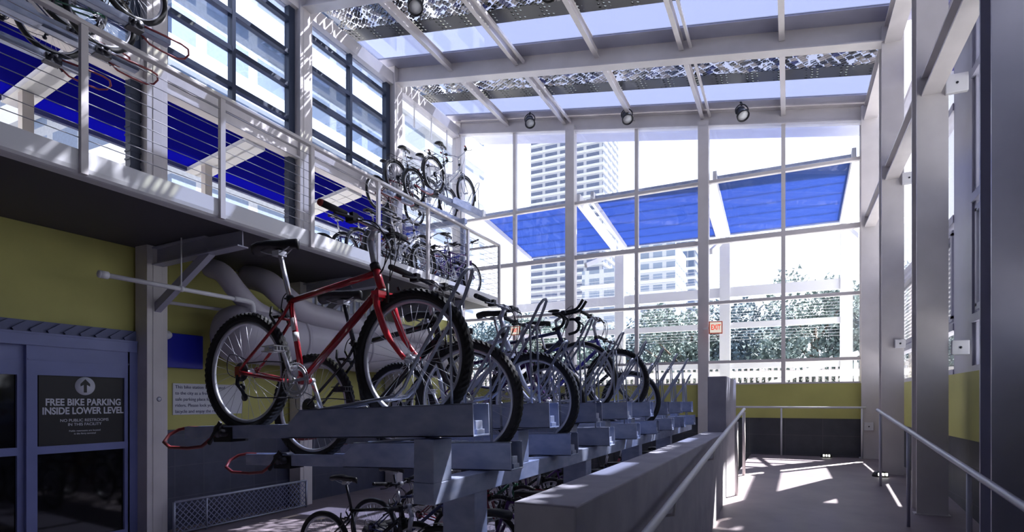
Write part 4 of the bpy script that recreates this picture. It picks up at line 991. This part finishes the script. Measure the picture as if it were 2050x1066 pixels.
# ducts
du = thing('air_duct', 'fat white air duct running under the mezzanine', 'duct', (-6.70, 5.2, 1.02 + E))
obj('duct_body', MB().lathe([(.0, -.15), (.20, -.14), (.33, -.08), (.38, .02), (.39, .15), (.39, 4.8)], (0, 0, -.12), 'y', 36), M['duct'], du)
for y in (1.0, 2.4, 3.8): obj('duct_band', MB().lathe([(.40, y), (.40, y + .06)], (0, 0, -.12), 'y', 36), M['duct'], du)
du = thing('bent_duct', 'white bent duct pipe above the red bicycle\'s rear wheel', 'duct', (-6.55, 5.75, 1.25 + E))
obj('duct_body', MB().path(sm([(-.5, .0, .55), (-.1, .0, .42), (.1, .15, .2), (.12, .5, .05), (.12, 1.6, 0), (.12, 3.6, 0)], 6), .17, 22), M['duct'], du)
du = thing('bent_duct', 'second white bent duct pipe just left of the first', 'duct', (-6.75, 5.15, 1.2 + E))
obj('duct_body', MB().path(sm([(-.3, .0, .6), (-.05, .0, .5), (.12, .1, .25), (.15, .35, .05), (.1, .8, -.05)], 6), .13, 20), M['duct'], du)
# sprinkler pipes
sp = thing('sprinkler_pipe', 'white pipe with end cap hanging below the mezzanine', 'pipe', (-6.4, 0, 1.31 + E))
# position along the ray of the pipe's ends
obj('pipe_run', MB().tube((0, 3.46, 0), (0, 5.20, 0), .026, n=14), M['white'], sp)
obj('end_cap', MB().tube((0, 3.42, 0), (0, 3.50, 0), .04, n=14).ball((0, 3.42, 0), .04, .02, .04), M['white'], sp)
obj('elbow', MB().path(sm([(0, 5.0, 0), (0, 5.2, 0), (0, 5.28, -.03), (0, 5.3, -.14)]), .034, 14), M['white'], sp)
obj('hanger_rod', MB().tube((0, 4.30, 0), (0, 4.30, .60), .008).lathe([(.034, -.02), (.034, .02)], (0, 4.3, 0), 'y', 14), M['white'], sp)
sp = thing('sprinkler_pipe', 'thin white pipe crossing behind the column under the mezzanine', 'pipe', (-7.1, 4.7, 1.25 + E))
obj('pipe_run', MB().tube((0, -.1, 0), (.1, 2.5, .05), .022, n=12), M['white'], sp)
obj('hanger_rod', MB().tube((0, .9, 0), (0, .9, .62), .007).tube((.05, 1.6, 0), (.05, 1.6, .62), .007), M['white'], sp)
# conduit behind lower glazing
tag(obj('wall_conduit', MB().tube((WX + .05, 5.6, .78 + E), (WX + .05, 9.5, .78 + E), .025).tube((WX + .05, 6.0, .95 + E), (WX + .05, 9.5, .95 + E), .02), M['white']), 'pair of white conduits along the left wall behind the ducts', 'conduit')

# ------------------------------------------------------------------ spotlights
def spot(label, x, y, z, aim=(0, -.5, -.85), yaw=0):
    t = thing('spotlight', label, 'spotlight', (x, y, z), (0, 0, yaw), 'black spotlights under the roof beams')
    obj('yoke', MB().path(sm([(-.10, 0, 0), (-.11, 0, .08), (-.06, 0, .15), (0, 0, .17), (.06, 0, .15), (.11, 0, .08), (.10, 0, 0)]), .012, 8).tube((0, 0, .16), (0, .08, .26), .02), M['black'], t)
    a = Vector(aim).normalized(); q = a.to_track_quat('Z', 'Y').to_matrix().to_4x4()
    b = MB().lathe([(.02, -.15), (.06, -.14), (.085, -.10), (.088, .02), (.11, .04), (.115, .10), (.10, .10), (.09, .07)], (0, 0, 0), 'z', 24)
    b.v = [tuple(q @ Vector(p)) for p in b.v]; obj('lamp_housing', b, M['black'], t)
    l = MB().lathe([(.092, .06), (.092, .075)], (0, 0, 0), 'z', 24); l.v = [tuple(q @ Vector(p)) for p in l.v]; obj('lens', l, M['spot_lens'], t)
def beam_px(px, Y): return at(px, Y)
for px, py, Y, nm in ((1065, 248, YF - .25, 'left one on the end wall beam'), (1258, 240, YF - .25, 'middle one on the end wall beam'), (1486, 233, YF - .25, 'right one on the end wall beam'), (842, 20, 6.94, 'top one near the left side of the roof'), (1104, -8, 6.94, 'cut off at the top edge of the view')):
    x = beam_px(px, Y); d = -x*math.sin(YAW) + Y*math.cos(YAW); z = (HY - py)/FPX*d + E
    spot('black round spotlight, ' + nm, x, Y - .12, z, aim=(.15, -.55, -.8), yaw=.3)
# ------------------------------------------------------------------ exit signs, floor lights, boxes
ex = thing('exit_sign', 'small lit red and white exit sign beside the thick end wall post', 'exit sign', (-1.27, YF - .30, 1.41 + E), (0, 0, R(12)))
obj('sign_case', MB().box(-.125, .125, 0, .05, -.12, .12), M['exit_case'], ex, bevel=.006)
obj('sign_face', MB().box(-.105, .105, -.004, 0, -.10, .10), M['exit_face'], ex)
text('lettering', 'EXIT', .115, M['exit_red'], ex, (0, -.006, 0), (R(90), 0, 0), bold=.0028).scale = (.75, 1.2, 1)
obj('mounting_arm', MB().bar((-.12, .03, .0), (-.20, .26, .0), .03, .03), M['steel'], ex)
ex = thing('exit_sign', 'small lit orange stand-in for the exit sign reflection, far left behind the bicycles', 'exit sign', (at(1031, YF - .3), YF - .30, 1.58 + E))
obj('sign_case', MB().box(-.11, .11, 0, .05, -.10, .10), M['exit_case'], ex); obj('sign_face', MB().box(-.095, .095, -.004, 0, -.085, .085), M['exit_face'], ex)  # built as a sign to stand in for a faint orange reflection
obj('mounting_arm', MB().bar((-.1, .03, 0), (-.1, .30, 0), .03, .03), M['steel'], ex)
text('lettering', 'EXIT', .10, M['exit_red'], ex, (0, -.006, 0), (R(90), 0, 0), bold=.003).scale = (.7, 1.1, 1)
def flight(label, x, y, rz, z=LAND):
    t = thing('step_light', label, 'lamp', (x, y, z), (0, 0, rz))
    obj('lamp_housing', MB().lathe([(.095, 0), (.095, .02), (.075, .06), (.03, .075)], (0, 0, .0), 'z', 24), M['black'], t)
    obj('lens', MB().box(-.055, -.03, -.092, -.072, .02, .055).box(-.012, .012, -.094, -.072, .02, .055).box(.03, .055, -.092, -.072, .02, .055), M['lamp_lens'], t)
flight('round black step light glowing at the foot of the end wall', .60, YF - .14, 0)
flight('round black step light glowing at the foot of the right columns', 1.10, 9.05, R(15))
def jbox(label, x, y, z, s=.06):
    t = thing('junction_box', label, 'junction box', (x, y, z))
    obj('box_body', MB().box(-s, s, -s*.6, 0, -s, s), M['white'], t, bevel=.006); obj('cover_screw', MB().lathe([(.012, -s*.6 - .004), (.012, -s*.6)], (0, 0, 0), 'y', 10), M['dark_metal'], t)
jbox('small white box on the second right column near the olive band', 1.36, 9.32, .78 + E)
jbox('small white box between nearest and second right columns', 1.50, 6.93, .52 + E, .07)
jbox('white bracket box high on the right, below the upper girt', 1.47, 6.93, 3.10 + E, .09)
jbox('white bracket box on the third right column by the girt', 1.46, 9.32, 3.02 + E, .08)
jbox('white switch box low on the right corner column', 1.25, YF - .16, -.45 + E + .0, .07)
# black bag on the floor
bg_ = MB().ball((0, 0, .07), .22, .30, .09).ball((.12, .1, .10), .12, .18, .09)
tag(obj('black_bag', bg_, M['black'], loc=(-4.75, 5.9, 0)), 'limp black bag lying on the sunlit lower floor', 'bag')
